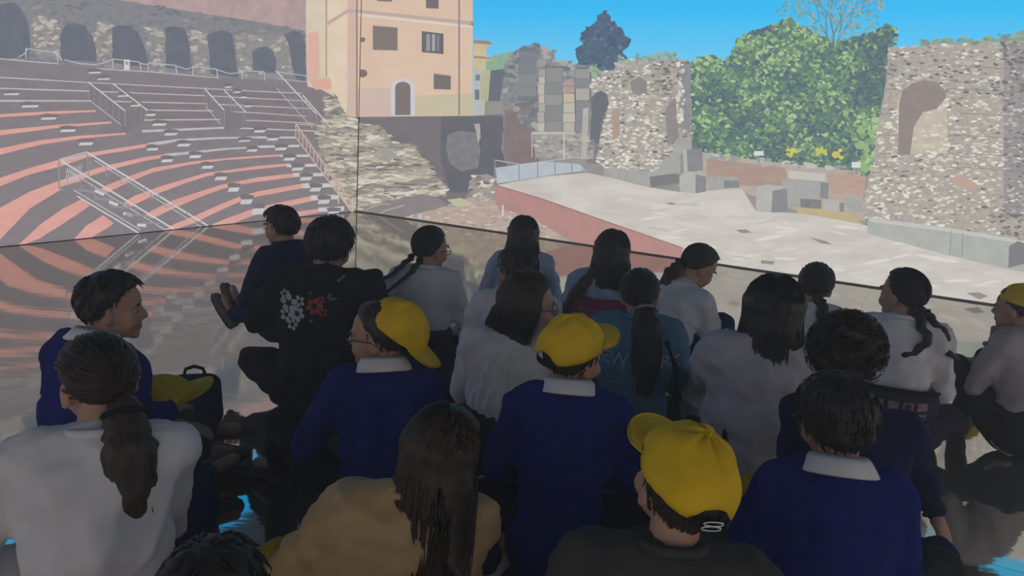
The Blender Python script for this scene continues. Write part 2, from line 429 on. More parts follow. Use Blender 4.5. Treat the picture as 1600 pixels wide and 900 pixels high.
paint('pictured_gantry_shade', [([(90, 292), (132, 282), (215, 330), (262, 356), (200, 366), (118, 306), (96, 300)], emat((112, 105, 112), (124, 117, 123), 8))], 9)
rail('pictured_gantry', gl, 10, 'pale metal gantry stair with railings in the picture')
def pair(a, b, c, d):
    L = [([a, b], 1.9, m_rw), ([c, d], 1.8, m_rw), ([(a[0] + 2, a[1] + 28), (b[0] - 6, b[1] + 22)], 1.2, m_rl), ([b, (b[0], b[1] + 24)], 1.8, m_rd), ([d, (d[0] - 4, d[1] + 16)], 1.3, m_rd)]
    for k in range(6):
        t = k / 6
        L.append(([(a[0] + (b[0] - a[0]) * t, a[1] + (b[1] - a[1]) * t), (a[0] + (b[0] - a[0]) * t, a[1] + 25 + (b[1] - a[1]) * t)], 1.0, m_rd))
        L.append(([(c[0] + (d[0] - c[0]) * t, c[1] + (d[1] - c[1]) * t), (c[0] + (d[0] - c[0]) * t, c[1] + 20 + (d[1] - c[1]) * t)], 0.9, m_rd))
    return L
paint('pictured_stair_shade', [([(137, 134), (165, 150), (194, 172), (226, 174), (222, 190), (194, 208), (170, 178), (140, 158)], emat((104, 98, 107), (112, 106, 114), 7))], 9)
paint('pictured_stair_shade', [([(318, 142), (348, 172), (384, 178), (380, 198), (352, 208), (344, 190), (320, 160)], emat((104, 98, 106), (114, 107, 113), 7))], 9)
rail('pictured_railing', pair((135, 128), (193, 173), (173, 130), (228, 172)), 10)
rail('pictured_railing', pair((317, 138), (348, 172), (348, 141), (382, 175)), 10)
rail('pictured_railing', pair((428, 110), (492, 178), (470, 148), (515, 200)) + [([(428, 112), (505, 122)], 1.3, m_rl), ([(430, 123), (500, 130)], 1, m_rl)], 14)
m_or = emat((214, 178, 160))
ol = [([(459, 193), (552, 322)], 2.2, m_or), ([(459, 214), (548, 332)], 1.8, m_or), ([(503, 194), (505, 215)], 1.6, m_or), ([(459, 194), (503, 196)], 1.4, m_or)]
for k in range(17):
    t = k / 16; ol.append(([(459 + 92 * t, 194 + 128 * t), (459 + 90 * t, 214 + 116 * t)], 1.4, m_or))
    ol.append(([(461 + 92 * t, 200 + 124 * t), (466 + 90 * t, 216 + 112 * t)], 1.0, emat((196, 160, 145))))
ol += [([(526, 298), (548, 331), (548, 308)], 2, emat((214, 200, 170))), ([(526, 292), (526, 318)], 2, emat((214, 200, 170)))]
rail('pictured_orange_railing', ol, 16, 'orange stair railing in the picture')
# rope barriers along the top walk
rp = []
for x0, x1, y0, y1 in ((38, 86, 76, 82), (174, 216, 92, 97), (229, 272, 98, 102), (299, 336, 104, 108), (376, 410, 110, 112)):
    rp += [([(x0, y0 + 14), (x0, y0), (x1, y1), (x1 + 2, y1 + 14)], 1.5, m_rl)]
rp += [([(26, 89), (36, 84), (40, 77)], 1.5, m_rl), ([(86, 82), (94, 94)], 2, m_rl), ([(98, 93), (120, 99), (145, 101), (165, 97), (174, 92)], 1.4, m_rl), ([(216, 99), (228, 101)], 1.6, m_rl), ([(272, 103), (288, 108), (299, 105)], 1.4, m_rl), ([(337, 109), (356, 115), (376, 113)], 1.4, m_rl)]
rail('pictured_rope_barrier', rp, 11)
paint('pictured_notice', [(rect(191, 93, 200, 109), emat((224, 220, 205))), (rect(193, 96, 198, 101), emat((170, 150, 90)))], 12)

# ============================================================ picture, the house across the corner
cream = emat((238, 222, 190), (228, 206, 172), 3); orange = emat((243, 206, 174), (236, 196, 164), 2.5)
house = paint('pictured_house', [
    ([(474, -100), (512, -110), (514, 140), (522, 152), (500, 140), (478, 135), (476, 60)], cream),
    ([(508, -110), (541, -120), (540, 180), (532, 168), (524, 150), (512, 140)], emat((250, 226, 192), (242, 212, 178), 2.5)),
    ([(540, -120), (741, -78), (740, 181), (555, 183), (541, 180)], orange),
    ([(555, 140), (612, 136), (613, 182), (556, 183)], emat((226, 194, 176), (218, 188, 172), 2)),
    ([(650, 150), (741, 146), (741, 181), (650, 181)], emat((206, 200, 160), (222, 196, 160), 3)),
    ([(540, -120), (556, -118), (556, 182), (541, 180)], emat((232, 190, 166), (226, 184, 160), 3)),
    ([(478, 52), (496, 48), (497, 118), (484, 130), (478, 120)], emat((244, 190, 168), (236, 178, 152), 3)),
    ([(478, 124), (514, 122), (516, 139), (490, 140)], emat((246, 178, 148), (238, 168, 140), 4)),
], 12, 'orange plastered house with shuttered windows in the picture')
paint('pictured_house_trim', [([(508, 34), (540, 15), (556, 15), (741, 34), (741, 40), (556, 20), (541, 20), (510, 40)], emat((200, 172, 158))),
    ([(556, 21), (741, 41), (741, 44), (556, 25)], emat((246, 228, 206))), (rect(554, -118, 556.2, 183), emat((120, 98, 96))), (rect(718, -80, 720.6, 180), emat((138, 116, 110))), (rect(506, -110, 508.5, 120), emat((196, 150, 130))),
    ([(738, 34), (742, 36), (742, 42), (738, 40)], emat((140, 120, 110)))], 13, parent=house)
for x0, y0, x1, y1, c in ((585, 41, 623, 79, (122, 104, 98)), (680, 116, 706, 140, (104, 96, 96)), (592, -36, 614, 3, (112, 96, 92)), (668, -40, 687, 14, (96, 90, 94))):
    paint('pictured_window', [([(x0 - 1, y0 - 2), (x1 + 1, y0 + 2), (x1 + 1, y1 + 1), (x0 - 1, y1)], emat((196, 166, 150))), ([(x0, y0), (x1, y0 + 3), (x1, y1), (x0, y1 - 1)], emat(c, tuple(int(v * .9) for v in c), 12, (0.3, 6)))], 14, parent=house)
paint('pictured_window', [([(661, 49), (695, 53), (695, 85), (661, 82)], emat((84, 78, 84))), (rect(668, 54, 674, 80), emat((150, 146, 150))), (rect(677, 54, 682, 80), emat((168, 164, 166))), (rect(685, 55, 688, 80), emat((128, 124, 130)))], 14, parent=house)
def arch(x0, x1, yt, yb, rise, n=8):
    xc, rx = (x0 + x1) / 2, (x1 - x0) / 2
    return [(x0, yb)] + [(xc - rx * math.cos(math.pi * k / n), yt + rise - rise * math.sin(math.pi * k / n)) for k in range(n + 1)] + [(x1, yb)]
paint('pictured_doorway', [(arch(613, 650, 122, 181, 14), emat((226, 226, 232), (212, 214, 224), 4)), (arch(619.5, 643.5, 128, 180, 9), emat((110, 96, 92)))], 14, parent=house)
for x, y, a, b in ((568.5, 62.5, 5, 4), (568, 115, 8.5, 6.5)):
    paint('pictured_wall_lamp', [([(x + a * math.cos(k * .63), y + b * math.sin(k * .63)) for k in range(10)], emat((120, 92, 82), (104, 84, 78), 12))], 15, parent=house)

# ============================================================ picture, right of the corner
paint('pictured_far_hill', [(ragged([(741, 98), (760, 92), (775, 86), (795, 82), (830, 84), (830, 130), (741, 130)], 5, 2, 5), emat((146, 186, 150), (120, 164, 130), 14))], 2)
paint('pictured_yellow_house', [([(741, 64), (762, 64), (770, 68), (770, 71), (761, 73), (761, 88), (770, 91), (769, 94), (760, 95), (758, 182), (741, 182)], emat((226, 204, 140), (214, 190, 128), 5)),
    ([(741, 63), (764, 64), (770, 68), (769, 70), (741, 68)], emat((150, 124, 100))), ([(741, 87), (768, 90), (768, 93), (741, 91)], emat((160, 134, 108))),
    ([(741, 108), (756, 108), (756, 182), (741, 182)], emat((196, 200, 198), (180, 186, 186), 6)), (rect(744, 117, 751, 126), emat((108, 112, 120))), (rect(743, 140, 750, 156), emat((100, 106, 116))),
    ([(752, 112), (776, 108), (776, 135), (764, 158), (752, 158)], emat((196, 190, 146), (178, 178, 134), 6))], 3, 'small yellow house beside the orange one in the picture')
low = [(541, 181), (741, 181), (790, 178), (842, 180), (842, 268), (780, 290), (735, 310), (700, 320), (560, 334), (548, 240)]
paint('pictured_dark_vault', [(low, emat((96, 90, 96), (108, 100, 102), 3)), ([(690, 182), (842, 182), (842, 262), (770, 275), (735, 300), (705, 300), (690, 250)], emat((72, 75, 86), (86, 86, 94), 3)),
    ([(700, 210), (720, 204), (746, 208), (752, 235), (748, 262), (722, 268), (704, 256), (698, 230)], emat((104, 102, 108), (126, 123, 124), 10)), ([(742, 194), (751, 193), (752, 215), (748, 224), (745, 206)], emat((176, 172, 166)))], 4, 'dark vaulted wall under the house in the picture')
cliff = [(508, 150), (528, 158), (545, 178), (562, 192), (600, 200), (606, 208), (612, 222), (640, 224), (655, 240), (668, 252), (675, 268), (692, 282), (699, 295), (697, 306), (660, 305), (625, 315), (600, 335), (557, 336), (545, 322), (520, 290), (500, 240), (492, 200), (505, 190)]
cl_m = em_list([(104, 98, 96), (134, 126, 116), (164, 154, 136), (190, 180, 156), (212, 203, 178), (236, 229, 208)])
paint('pictured_rubble_slope', [(ragged(cliff, 8, 2, 3), emat((168, 158, 138), (140, 132, 122), 10, (0.5, 2)))] + pieces(cliff, 900, 9, 1.7, cl_m, 5, 0.22, lambda x, y: 0.5 + 0.28 * math.sin(y / 5.0 + x / 40.0)), 9, 'slope of broken pale stone layers in the picture')
paint('pictured_slab', [([(588, 232), (606, 229), (626, 246), (600, 250)], emat((166, 160, 152), (154, 149, 143), 6))], 10)
paint('pictured_dark_mound', [(ragged([(557, 336), (575, 325), (600, 316), (640, 306), (668, 303), (690, 312), (702, 321), (660, 332), (628, 341), (600, 340)], 8, 1.5, 4), emat((122, 113, 112), (134, 125, 122), 6))] +
      [(q, emat((176, 166, 150))) for q in stroke([(570, 331), (580, 324), (596, 319), (612, 318)], 2) + stroke([(594, 334), (606, 328), (622, 324), (634, 320)], 2.2)], 11)
sand = [(624, 340), (660, 331), (700, 321), (735, 308), (790, 316), (830, 338), (905, 384), (842, 374), (795, 366)]
paint('pictured_sandy_ground', [(sand, emat((204, 180, 162), (176, 150, 134), 8, (0.6, 1.6)))] + pieces(sand, 110, 5, 1.5, em_list([(168, 142, 128), (190, 164, 148), (222, 206, 190)]), 8, 0.3) +
      [([(700, 312), (722, 309), (742, 319), (717, 324)], emat((200, 198, 160))), (rect(656, 334, 660, 342), emat((190, 205, 235)))], 10, 'reddish sandy ground below the stage in the picture')
bould = [(735, 306), (734, 285), (742, 274), (760, 271), (774, 278), (778, 300), (765, 314), (745, 310)]
paint('pictured_boulder', [(ragged(bould, 6, 1.5, 2), emat((172, 162, 148), (140, 132, 124), 14))] + pieces(bould, 30, 5, 2.5, cl_m, 9, .5), 12)
# trees and ruins
paint('pictured_tree_backing', [([(1066, 110), (1100, 100), (1110, 245), (1070, 240)], emat((70, 98, 92), (84, 116, 96), 8))], 2)  # dark green backing that closes sky gaps beside the tree belt
paint('pictured_ruin_core', [([(918, 140), (934, 130), (962, 130), (964, 255), (918, 255)], emat((104, 104, 108), (118, 116, 116), 6))], 4)
paint('pictured_rear_terrace', [([(760, 110), (800, 100), (830, 180), (940, 200), (1060, 205), (1110, 236), (1352, 262), (1400, 380), (1200, 350), (1000, 400), (900, 390), (760, 350), (770, 290), (756, 270), (752, 160)], emat((150, 146, 140), (134, 130, 128), 5))], 1)
tree_d = [(903, 110), (905, 96), (899, 78), (910, 70), (908, 58), (914, 46), (926, 37), (936, 26), (948, 16), (955, 28), (962, 40), (972, 46), (980, 54), (986, 62), (978, 74), (972, 80), (980, 92), (968, 112)]
paint('pictured_dark_tree', [(ragged(tree_d, 4, 3, 6), emat((50, 72, 104), (62, 86, 110), 14))] + pieces(tree_d, 130, 3.6, 2.6, em_list([(40, 60, 92), (52, 76, 106), (66, 92, 116), (84, 112, 128)]), 11, 1, lambda x, y: 0.4), 3, 'dark blue-green tree behind the ruins in the picture')
mass = [(1078, 120), (1080, 98), (1092, 90), (1112, 88), (1130, 94), (1144, 88), (1150, 66), (1166, 52), (1192, 46), (1215, 36), (1240, 30), (1258, 46), (1290, 60), (1310, 66), (1335, 58), (1356, 52), (1372, 45), (1384, 40), (1402, 46), (1398, 76), (1384, 170), (1374, 210), (1366, 268), (1340, 282), (1250, 268), (1180, 256), (1095, 244), (1084, 212)]
gr = em_list([(58, 82, 98), (64, 94, 96), (76, 112, 94), (96, 136, 96), (118, 158, 102), (144, 182, 116), (172, 206, 134)])
def gtone(x, y):
    return 0.38 + 0.26 * math.sin(x / 19.0 + 1.1 * math.sin(y / 31.0)) * math.cos(y / 15.0 + 0.6 * math.sin(x / 27.0)) + (0.18 if y < 110 and x < 1330 else 0) - (0.3 if 1335 < x < 1392 and y < 165 else 0)
paint('pictured_tree_belt', [(ragged(mass, 7, 4, 9), emat((70, 100, 98), (84, 122, 98), 9))] + pieces(mass, 3800, 4.0, 2.3, gr, 12, 1.2, gtone) +
      pieces([(1345, 190), (1372, 186), (1366, 262), (1338, 268)], 60, 6, 4, gr[4:], 15, 1), 3, 'belt of green trees behind the ruins in the picture')
# airy tree rising over the belt
br = []; rr = random.Random(4)
def grow(x, y, a, L, w, d):
    x1, y1 = x + math.cos(a) * L, y + math.sin(a) * L
    br.extend(stroke([(x, y), (x1, y1)], w))
    if d == 0 or y1 < -90: return
    for s in (-1, 1): grow(x1, y1, a + s * rr.uniform(0.15, 0.5), L * rr.uniform(0.7, 0.95), max(0.7, w * 0.7), d - 1)
for a in (-1.9, -1.55, -1.2): grow(1302, 84, a, 30, 3.4, 5)
air = [(1212, 20), (1222, 4), (1230, -30), (1270, -60), (1340, -60), (1380, -10), (1386, 14), (1380, 34), (1350, 52), (1330, 64), (1290, 62), (1250, 40)]
paint('pictured_airy_tree', [(q, emat((96, 116, 124))) for q in br] + pieces(air, 420, 3.6, 1.7, em_list([(96, 140, 150), (116, 158, 140), (140, 178, 170), (110, 176, 200)]), 14, 1.2), 2, 'airy tree with thin branches in the picture')
R1 = [(788, 165), (783, 128), (790, 104), (800, 86), (814, 77), (838, 71), (857, 75), (858, 80), (867, 80), (869, 96), (894, 94), (896, 102), (926, 104), (926, 210), (842, 212), (838, 268), (800, 270), (786, 240)]
gy = em_list([(94, 102, 112), (112, 118, 124), (130, 133, 134), (150, 150, 146), (172, 168, 158)])
def rt(x, y): return 0.3 + (0.35 if x > 842 else 0) + 0.2 * math.sin(x / 9.0)
ruin = paint('pictured_ruin', [(ragged(R1, 6, 2, 2), emat((120, 124, 130), (138, 139, 138), 8)), ([(790, 164), (836, 158), (838, 266), (800, 268), (788, 240)], emat((112, 94, 96), (128, 108, 106), 4))] + pieces([p for p in R1 if p[1] < 215], 260, 6, 4, gy, 21, .25, rt) +
      [([(842, 106), (852, 104), (852, 206), (842, 206)], emat((186, 180, 160), (160, 156, 142), 8)), ([(853, 104), (880, 104), (880, 206), (853, 206)], emat((142, 142, 140), (156, 154, 148), 5)), ([(880, 130), (898, 128), (898, 206), (880, 208)], emat((192, 180, 158), (170, 160, 142), 6)),
       ([(881, 128), (896, 122), (899, 142), (884, 146)], emat((184, 146, 140))), ([(782, 158), (790, 108), (768, 110), (764, 158)], emat((84, 92, 102)))] +
      [(q, emat((112, 112, 114))) for y in (134, 152, 170, 186) for q in stroke([(842, y), (900, y + 1)], 1.2)], 5, 'ruined columns and walls left of the arch in the picture')
paint('pictured_low_wall', [([(833, 208), (928, 208), (928, 248), (838, 246)], emat((150, 146, 140), (170, 164, 154), 12))] + pieces([(835, 214), (926, 214), (926, 246), (840, 246)], 80, 5, 2.4, pl_m, 23, .2) + [(rect(832, 206, 900, 210), emat((200, 196, 188)))], 6, parent=ruin)
def courses(x0, x1, y0, y1, h, cols, seed, lean=0.0):
    r = random.Random(seed); out = []; y = y0
    while y < y1 - 2:
        hh = min(h * r.uniform(.8, 1.25), y1 - y); n = max(1, round((x1 - x0) / (h * 1.3))); xs = [x0 + (x1 - x0) * k / n + (r.uniform(-2, 2) if 0 < k < n else r.uniform(-1, 1)) for k in range(n + 1)]
        for p, q in zip(xs[:-1], xs[1:]): out.append(([(p + .5, y + .5), (q - .5, y + .5), (q - .5, y + hh - .5), (p + .5, y + hh - .5)], emat(r.choice(cols))))
        y += hh
    return out
C1 = [(176, 172, 156), (190, 184, 164), (164, 161, 150), (200, 192, 172)]; C2 = [(136, 137, 136), (148, 147, 143), (126, 128, 130), (156, 153, 147)]
paint('pictured_column', [([(842, 106), (853, 104), (853, 207), (842, 207)], emat((120, 118, 114)))] + courses(842, 853, 108, 206, 14, C1, 1), 6, parent=ruin)
paint('pictured_column', [([(853, 104), (881, 103), (881, 207), (853, 207)], emat((104, 106, 108)))] + courses(853, 881, 106, 206, 19, C2, 2), 6, parent=ruin)
paint('pictured_column', [([(881, 146), (899, 144), (899, 207), (881, 208)], emat((126, 120, 110)))] + courses(881, 899, 146, 206, 16, C1 + [(206, 190, 160)], 3), 6, parent=ruin)
paint('pictured_column', [([(899, 106), (925, 105), (925, 150), (921, 207), (899, 207)], emat((100, 103, 106)))] + courses(900, 923, 108, 206, 17, C2 + C1[:1], 4), 6, parent=ruin)
paint('pictured_column', [([(812, 78), (838, 73), (841, 158), (810, 158)], emat((98, 104, 112)))] + courses(811, 840, 80, 156, 16, [(112, 118, 124), (126, 130, 132), (136, 138, 136), (104, 110, 118)], 5), 6, parent=ruin)
R3 = [(924, 132), (936, 112), (960, 110), (963, 98), (990, 93), (1040, 91), (1076, 93), (1079, 112), (1081, 200), (1085, 214), (1062, 216), (1050, 262), (1022, 270), (945, 266), (932, 250), (944, 190), (953, 165), (949, 148), (938, 141), (924, 150)]
tw = em_list([(96, 92, 92), (128, 122, 116), (164, 156, 144), (196, 188, 172), (222, 214, 198), (244, 238, 224)])
paint('pictured_round_ruin', [(ragged(R3, 6, 1.6, 3), emat((186, 176, 160), (156, 148, 138), 10))] + pieces(R3, 1100, 3.6, 1.7, tw, 25, .2, lambda x, y: 0.62 - max(0, x - 1010) / 130 + (0.12 if y > 150 else -0.1)) +
      [([(985, 128), (1000, 120), (1012, 128), (1012, 146), (990, 148)], emat((124, 117, 114), (140, 132, 126), 9)), ([(958, 170), (968, 168), (970, 212), (958, 220)], emat((190, 150, 130), (176, 142, 124), 6)), ([(1040, 170), (1056, 150), (1062, 216), (1044, 228)], emat((128, 120, 120), (142, 134, 130), 8)), (rect(1062, 100, 1080, 206), emat((122, 124, 130), (140, 140, 142), 8))] +
      pieces([(1060, 95), (1070, 95), (1070, 210), (1060, 210)], 30, 3, 3, tw[3:], 5, .3), 7, 'round stone ruin beside the arch in the picture')
paint('pictured_archway', [([(923, 222), (925, 172), (925, 153), (932, 145), (941, 142), (949, 147), (953, 162), (946, 176), (941, 190), (937, 224)], emat((80, 86, 98), (92, 97, 106), 6)), ([(912, 170), (921, 168), (918, 245), (909, 250)], emat((196, 188, 176), (176, 170, 160), 9))], 8)
gb = emat((158, 158, 154), (174, 172, 166), 7); gd = emat((118, 121, 126), (132, 133, 134), 7); gl_ = emat((192, 190, 182), (178, 177, 170), 7)
paint('pictured_ledge', [([(945, 262), (1022, 268), (1046, 252), (1060, 216), (1082, 214), (1082, 236), (1064, 240), (1062, 275), (1018, 292), (946, 276)], gb), ([(1016, 276), (1062, 270), (1062, 286), (1018, 293)], emat((110, 108, 110))), ([(1036, 252), (1052, 250), (1064, 254), (1064, 272), (1036, 270)], gb)], 12)
for P, m1, Q, m2 in (([(1068, 234), (1098, 232), (1100, 266), (1070, 270)], gd, [(1068, 234), (1074, 234), (1076, 268), (1070, 270)], gl_),
                    ([(1063, 276), (1070, 268), (1096, 268), (1104, 276), (1104, 298), (1086, 302), (1064, 300)], gl_, [(1088, 272), (1104, 276), (1104, 299), (1088, 302)], gd),
                    ([(1104, 274), (1150, 276), (1156, 282), (1156, 292), (1110, 298)], gb, [(1132, 282), (1156, 282), (1156, 293), (1132, 294)], gd),
                    ([(1181, 330), (1184, 292), (1200, 288), (1230, 292), (1232, 330)], gl_, [(1208, 298), (1230, 294), (1232, 331), (1206, 332)], gd),
                    ([(1222, 300), (1222, 279), (1295, 284), (1294, 310), (1250, 305)], gb, [(1283, 284), (1296, 286), (1294, 311), (1282, 309)], gd),
                    ([(1230, 300), (1284, 308), (1284, 326), (1232, 322)], gb, [(1250, 310), (1284, 312), (1284, 326), (1252, 324)], emat((104, 104, 106), (126, 124, 122), 12)),
                    ([(1286, 312), (1314, 314), (1320, 318), (1319, 331), (1290, 329)], gl_, [(1312, 316), (1320, 317), (1319, 331), (1312, 330)], gd),
                    ([(1318, 308), (1340, 305), (1352, 330), (1330, 334)], gb, [(1322, 320), (1346, 318), (1350, 330), (1330, 333)], gb)):
    paint('pictured_stone_block', [(P, m1), (Q, m2)], 15)
paint('pictured_rear_ground', [([(1085, 236), (1180, 250), (1345, 268), (1352, 345), (1250, 330), (1160, 300), (1060, 292)], emat((196, 178, 160), (180, 160, 144), 6)), ([(1104, 248), (1228, 262), (1232, 290), (1160, 290), (1106, 274)], emat((168, 134, 120), (180, 148, 132), 6, (0.6, 2))),
    ([(1290, 270), (1354, 276), (1350, 306), (1300, 302)], emat((184, 146, 130), (196, 160, 144), 6, (0.6, 3))), ([(1232, 266), (1290, 272), (1290, 284), (1232, 278)], emat((206, 200, 190))), ([(1240, 322), (1330, 332), (1348, 350), (1300, 350), (1250, 336)], emat((200, 178, 128), (188, 172, 120), 8))] +
    pieces([(1100, 240), (1340, 262), (1340, 272), (1100, 250)], 34, 7, 3, em_list([(150, 152, 150), (176, 176, 170), (200, 198, 190)]), 31, .2), 9, 'earth bank with stones behind the stage in the picture')
paint('pictured_sign', [(rect(1179, 236, 1194, 243), emat((232, 234, 236))), (rect(1185, 243, 1188, 254), gd)], 11)
paint('pictured_sign', [(rect(1331, 253, 1345, 262), emat((232, 234, 236))), (rect(1337, 262, 1340, 272), gd)], 11)
for x, y in ((1236, 239), (1284, 236), (1309, 241)):
    paint('pictured_yellow_flowers', pieces([(x - 7, y - 6), (x + 7, y - 6), (x + 7, y + 6), (x - 7, y + 6)], 9, 4, 3, em_list([(200, 200, 80), (224, 206, 70)]), int(x), 1), 10)
T = [(1388, 75), (1480, 70), (1545, 66), (1600, 64), (1900, 46), (1950, 460), (1600, 376), (1530, 364), (1460, 352), (1400, 346), (1344, 340), (1348, 312), (1358, 280), (1366, 250), (1372, 190), (1382, 150)]
def tt(x, y): return 0.56 + (0.16 if y > 150 else -0.1) - (0.42 if 1565 < x < 1612 else 0) + 0.1 * math.sin(y / 9.0) - (0.18 if y > 325 and x > 1500 else 0)
nic = arch(1403, 1480, 125, 240, 38)
tower = paint('pictured_tower', [(ragged(T, 6, 1.5, 7), emat((192, 180, 164), (158, 148, 138), 14, (0.7, 1.8))), (rect(1568, 68, 1600, 340), emat((136, 132, 134), (152, 146, 144), 6))] + pieces(T, 4200, 4.2, 1.8, tw, 41, .35, tt) +
      [(q, emat((140, 130, 122))) for y in (104, 140, 178, 212, 240, 262) for q in stroke([(1478, y - 1), (1520, y), (1600, y + 6)], 1.4) + (stroke([(1372, y), (1402, y - 1)], 1.4))], 7, 'tall rubble stone tower with a round-headed niche in the picture')
paint('pictured_niche', [(ragged(nic, 6, 1.4, 8), emat((214, 200, 174), (194, 180, 158), 9))] + pieces(nic, 90, 4.6, 2, tw[3:], 43, .2) + [([(1403, 242), (1405, 160), (1410, 142), (1424, 131), (1445, 125), (1464, 129), (1477, 142), (1479, 152), (1464, 170), (1442, 176), (1428, 198), (1422, 242)], emat((132, 117, 110), (144, 129, 121), 8))], 8, parent=tower)
paint('pictured_red_patch', [(ragged([(1482, 276), (1510, 278), (1530, 292), (1510, 298), (1490, 288)], 6, 2, 3), emat((206, 156, 142), (192, 160, 146), 9))], 9, parent=tower)
paint('pictured_tower_plants', [([(1436, 76), (1440, 68), (1500, 66), (1560, 61), (1600, 57), (1700, 50), (1700, 75), (1600, 80)], emat((126, 156, 128)))] + pieces([(1437, 72), (1440, 62), (1500, 58), (1560, 52), (1600, 46), (1700, 40), (1700, 60), (1600, 64)], 90, 6, 3, em_list([(104, 136, 130), (126, 156, 128), (150, 172, 140)]), 51, .6), 6, parent=tower)
paint('pictured_wall_plants', pieces([(960, 98), (966, 88), (990, 88), (1030, 84), (1062, 80), (1060, 94), (1000, 95)], 40, 4, 2.5, em_list([(128, 160, 150), (150, 180, 150), (110, 150, 150)]), 53, 1) + pieces([(922, 104), (934, 100), (936, 116), (926, 120)], 18, 4, 3, em_list([(150, 180, 120), (130, 160, 120)]), 54, 1), 8)
# stage
st = [(776, 289), (860, 275), (920, 270), (948, 276), (1018, 293), (1064, 300), (1110, 297), (1160, 294), (1182, 330), (1232, 332), (1260, 334), (1345, 350), (1440, 372), (1600, 412), (1900, 490), (1900, 560), (1040, 408), (1068, 387), (1000, 364), (935, 341), (850, 311)]
stage = paint('pictured_stage', [(st, emat((226, 218, 206), (202, 194, 186), 2.6, (0.45, 1.6)))] + pieces([(1000, 300), (1180, 330), (1340, 356), (1560, 420), (1560, 460), (1200, 420), (1080, 388), (900, 320)], 90, 22, 2.4, em_list([(206, 196, 188), (212, 204, 196), (226, 218, 206), (236, 230, 216)]), 61, .25) +
      [(q, emat((142, 126, 122))) for q in ([(1040, 317), (1050, 316), (1060, 319), (1050, 320)], [(1150, 359), (1166, 358), (1176, 363), (1160, 364)], [(1264, 370), (1290, 376), (1302, 382), (1284, 380)], [(1510, 457), (1530, 456), (1544, 462), (1530, 467)], [(1190, 406), (1212, 408), (1208, 413), (1190, 411)])], 13, 'broad pale wooden stage in the picture')
paint('pictured_stage_side', [([(775, 289), (850, 311), (935, 341), (1000, 364), (1069, 387), (1062, 408), (935, 388), (905, 381), (860, 356), (836, 343), (800, 327), (776, 320)], emat((192, 130, 122), (180, 120, 114), 5, (1.5, 0.7))), ([(782, 318), (800, 316), (816, 320), (816, 334), (800, 330), (782, 328)], emat((176, 122, 116))), (rect(786, 320, 789, 337), emat((222, 222, 228)))] +
      [(q, emat((146, 96, 92))) for q in stroke([(776, 289), (850, 311), (935, 341), (1068, 387)], 1.6)], 14, 'red side wall of the stage in the picture')
paint('pictured_walkway', [([(776, 262), (850, 252), (905, 256), (918, 266), (860, 274), (778, 287)], emat((196, 208, 216), (178, 190, 198), 5))], 13)
rl = [([(775, 250), (815, 257), (900, 246), (922, 248)], 1.4, m_rl), ([(775, 262), (815, 268), (905, 258)], 1.1, m_rl)]
for x, y0, y1 in ((775, 249, 284), (813, 257, 281), (842, 254, 277), (869, 250, 273), (895, 246, 270), (914, 248, 268)): rl.append(([(x, y0), (x, y1)], 1.7, m_rd))
rl += [([(833, 209), (833, 246)], 1.4, m_rl), ([(883, 210), (883, 248)], 1.8, m_rw), ([(883, 218), (928, 220)], 1.2, m_rl), ([(930, 218), (930, 248)], 1.3, m_rd)]
rail('pictured_stage_railing', rl, 16, 'thin metal railing at the back of the stage in the picture')
led = [(1357, 340), (1400, 345), (1470, 354), (1540, 365), (1600, 376), (1760, 408), (1760, 452), (1575, 420), (1480, 398), (1355, 364)]
paint('pictured_kerb', [(led, emat((166, 172, 164), (182, 184, 176), 4)), ([(1357, 340), (1400, 345), (1470, 354), (1540, 365), (1600, 376), (1600, 381), (1470, 360), (1360, 346)], emat((206, 202, 192))), ([(1576, 384), (1590, 376), (1612, 384), (1612, 408), (1575, 418)], emat((114, 108, 116)))] + [(q, emat((132, 136, 130))) for q in stroke([(1486, 360), (1484, 398)], 1.4) + stroke([(1504, 364), (1503, 402)], 1.2)], 16, 'pale stone kerb below the tower in the picture')

# ============================================================ unseen walls: added sky-and-stone picture, pale and warm to light the audience's backs
def paint_uv(sd, name, items, layer):
    V, F, FM, UV, mats = [], [], [], [], []
    for q, m in items:
        if m not in mats: mats.append(m)
        b = len(V); V += [(u, v, 0.0105 + layer * .0011 + .0002 * len(F)) for u, v in q]; UV += [(u, v) for u, v in q]; F.append(list(range(b, b + len(q)))); FM.append(mats.index(m))
    return mk(name, V, F, mats, SCR[sd], FM, uv=UV)
for sd in ('right', 'back'):
    q = [(0.02, 0.01)] + [(RM - 0.02, 0.01)] + [(RM - 0.02 - (RM - .04) * k / 18, 2.95 + 0.25 * math.sin(k * 1.7) + 0.15 * math.sin(k * 0.6)) for k in range(19)]
    paint_uv(sd, 'fill_stone_picture', [(q, emat((238, 222, 204), (196, 180, 166), 1.6, gain=1.15)), ([(0.02, 0.01), (RM - .02, 0.01), (RM - .02, 0.55), (0.02, 0.55)], emat((204, 192, 186), (184, 174, 170), 1.0))], 1)
# rest of the two picture walls towards the viewer
paint_uv('left', 'pictured_seating', [([(5.55, 0.01), (RM - .02, .01), (RM - .02, 1.5), (5.55, 1.5)], emat((120, 110, 116), (200, 150, 140), 1.2, (0.3, 4))), ([(5.55, 1.5), (RM - .02, 1.5), (RM - .02, 2.3), (5.55, 2.3)], emat((108, 110, 120), (140, 134, 132), 2.0))], 4)
paint_uv('front', 'pictured_tower', [([(8.05, 0.4), (RM - .02, 0.4), (RM - .02, 2.1), (8.05, 2.1)], emat((180, 170, 156), (148, 140, 132), 3)), ([(8.05, 0.01), (RM - .02, .01), (RM - .02, .45), (8.05, .45)], emat((206, 195, 190), (186, 176, 172), 1.2))], 4)

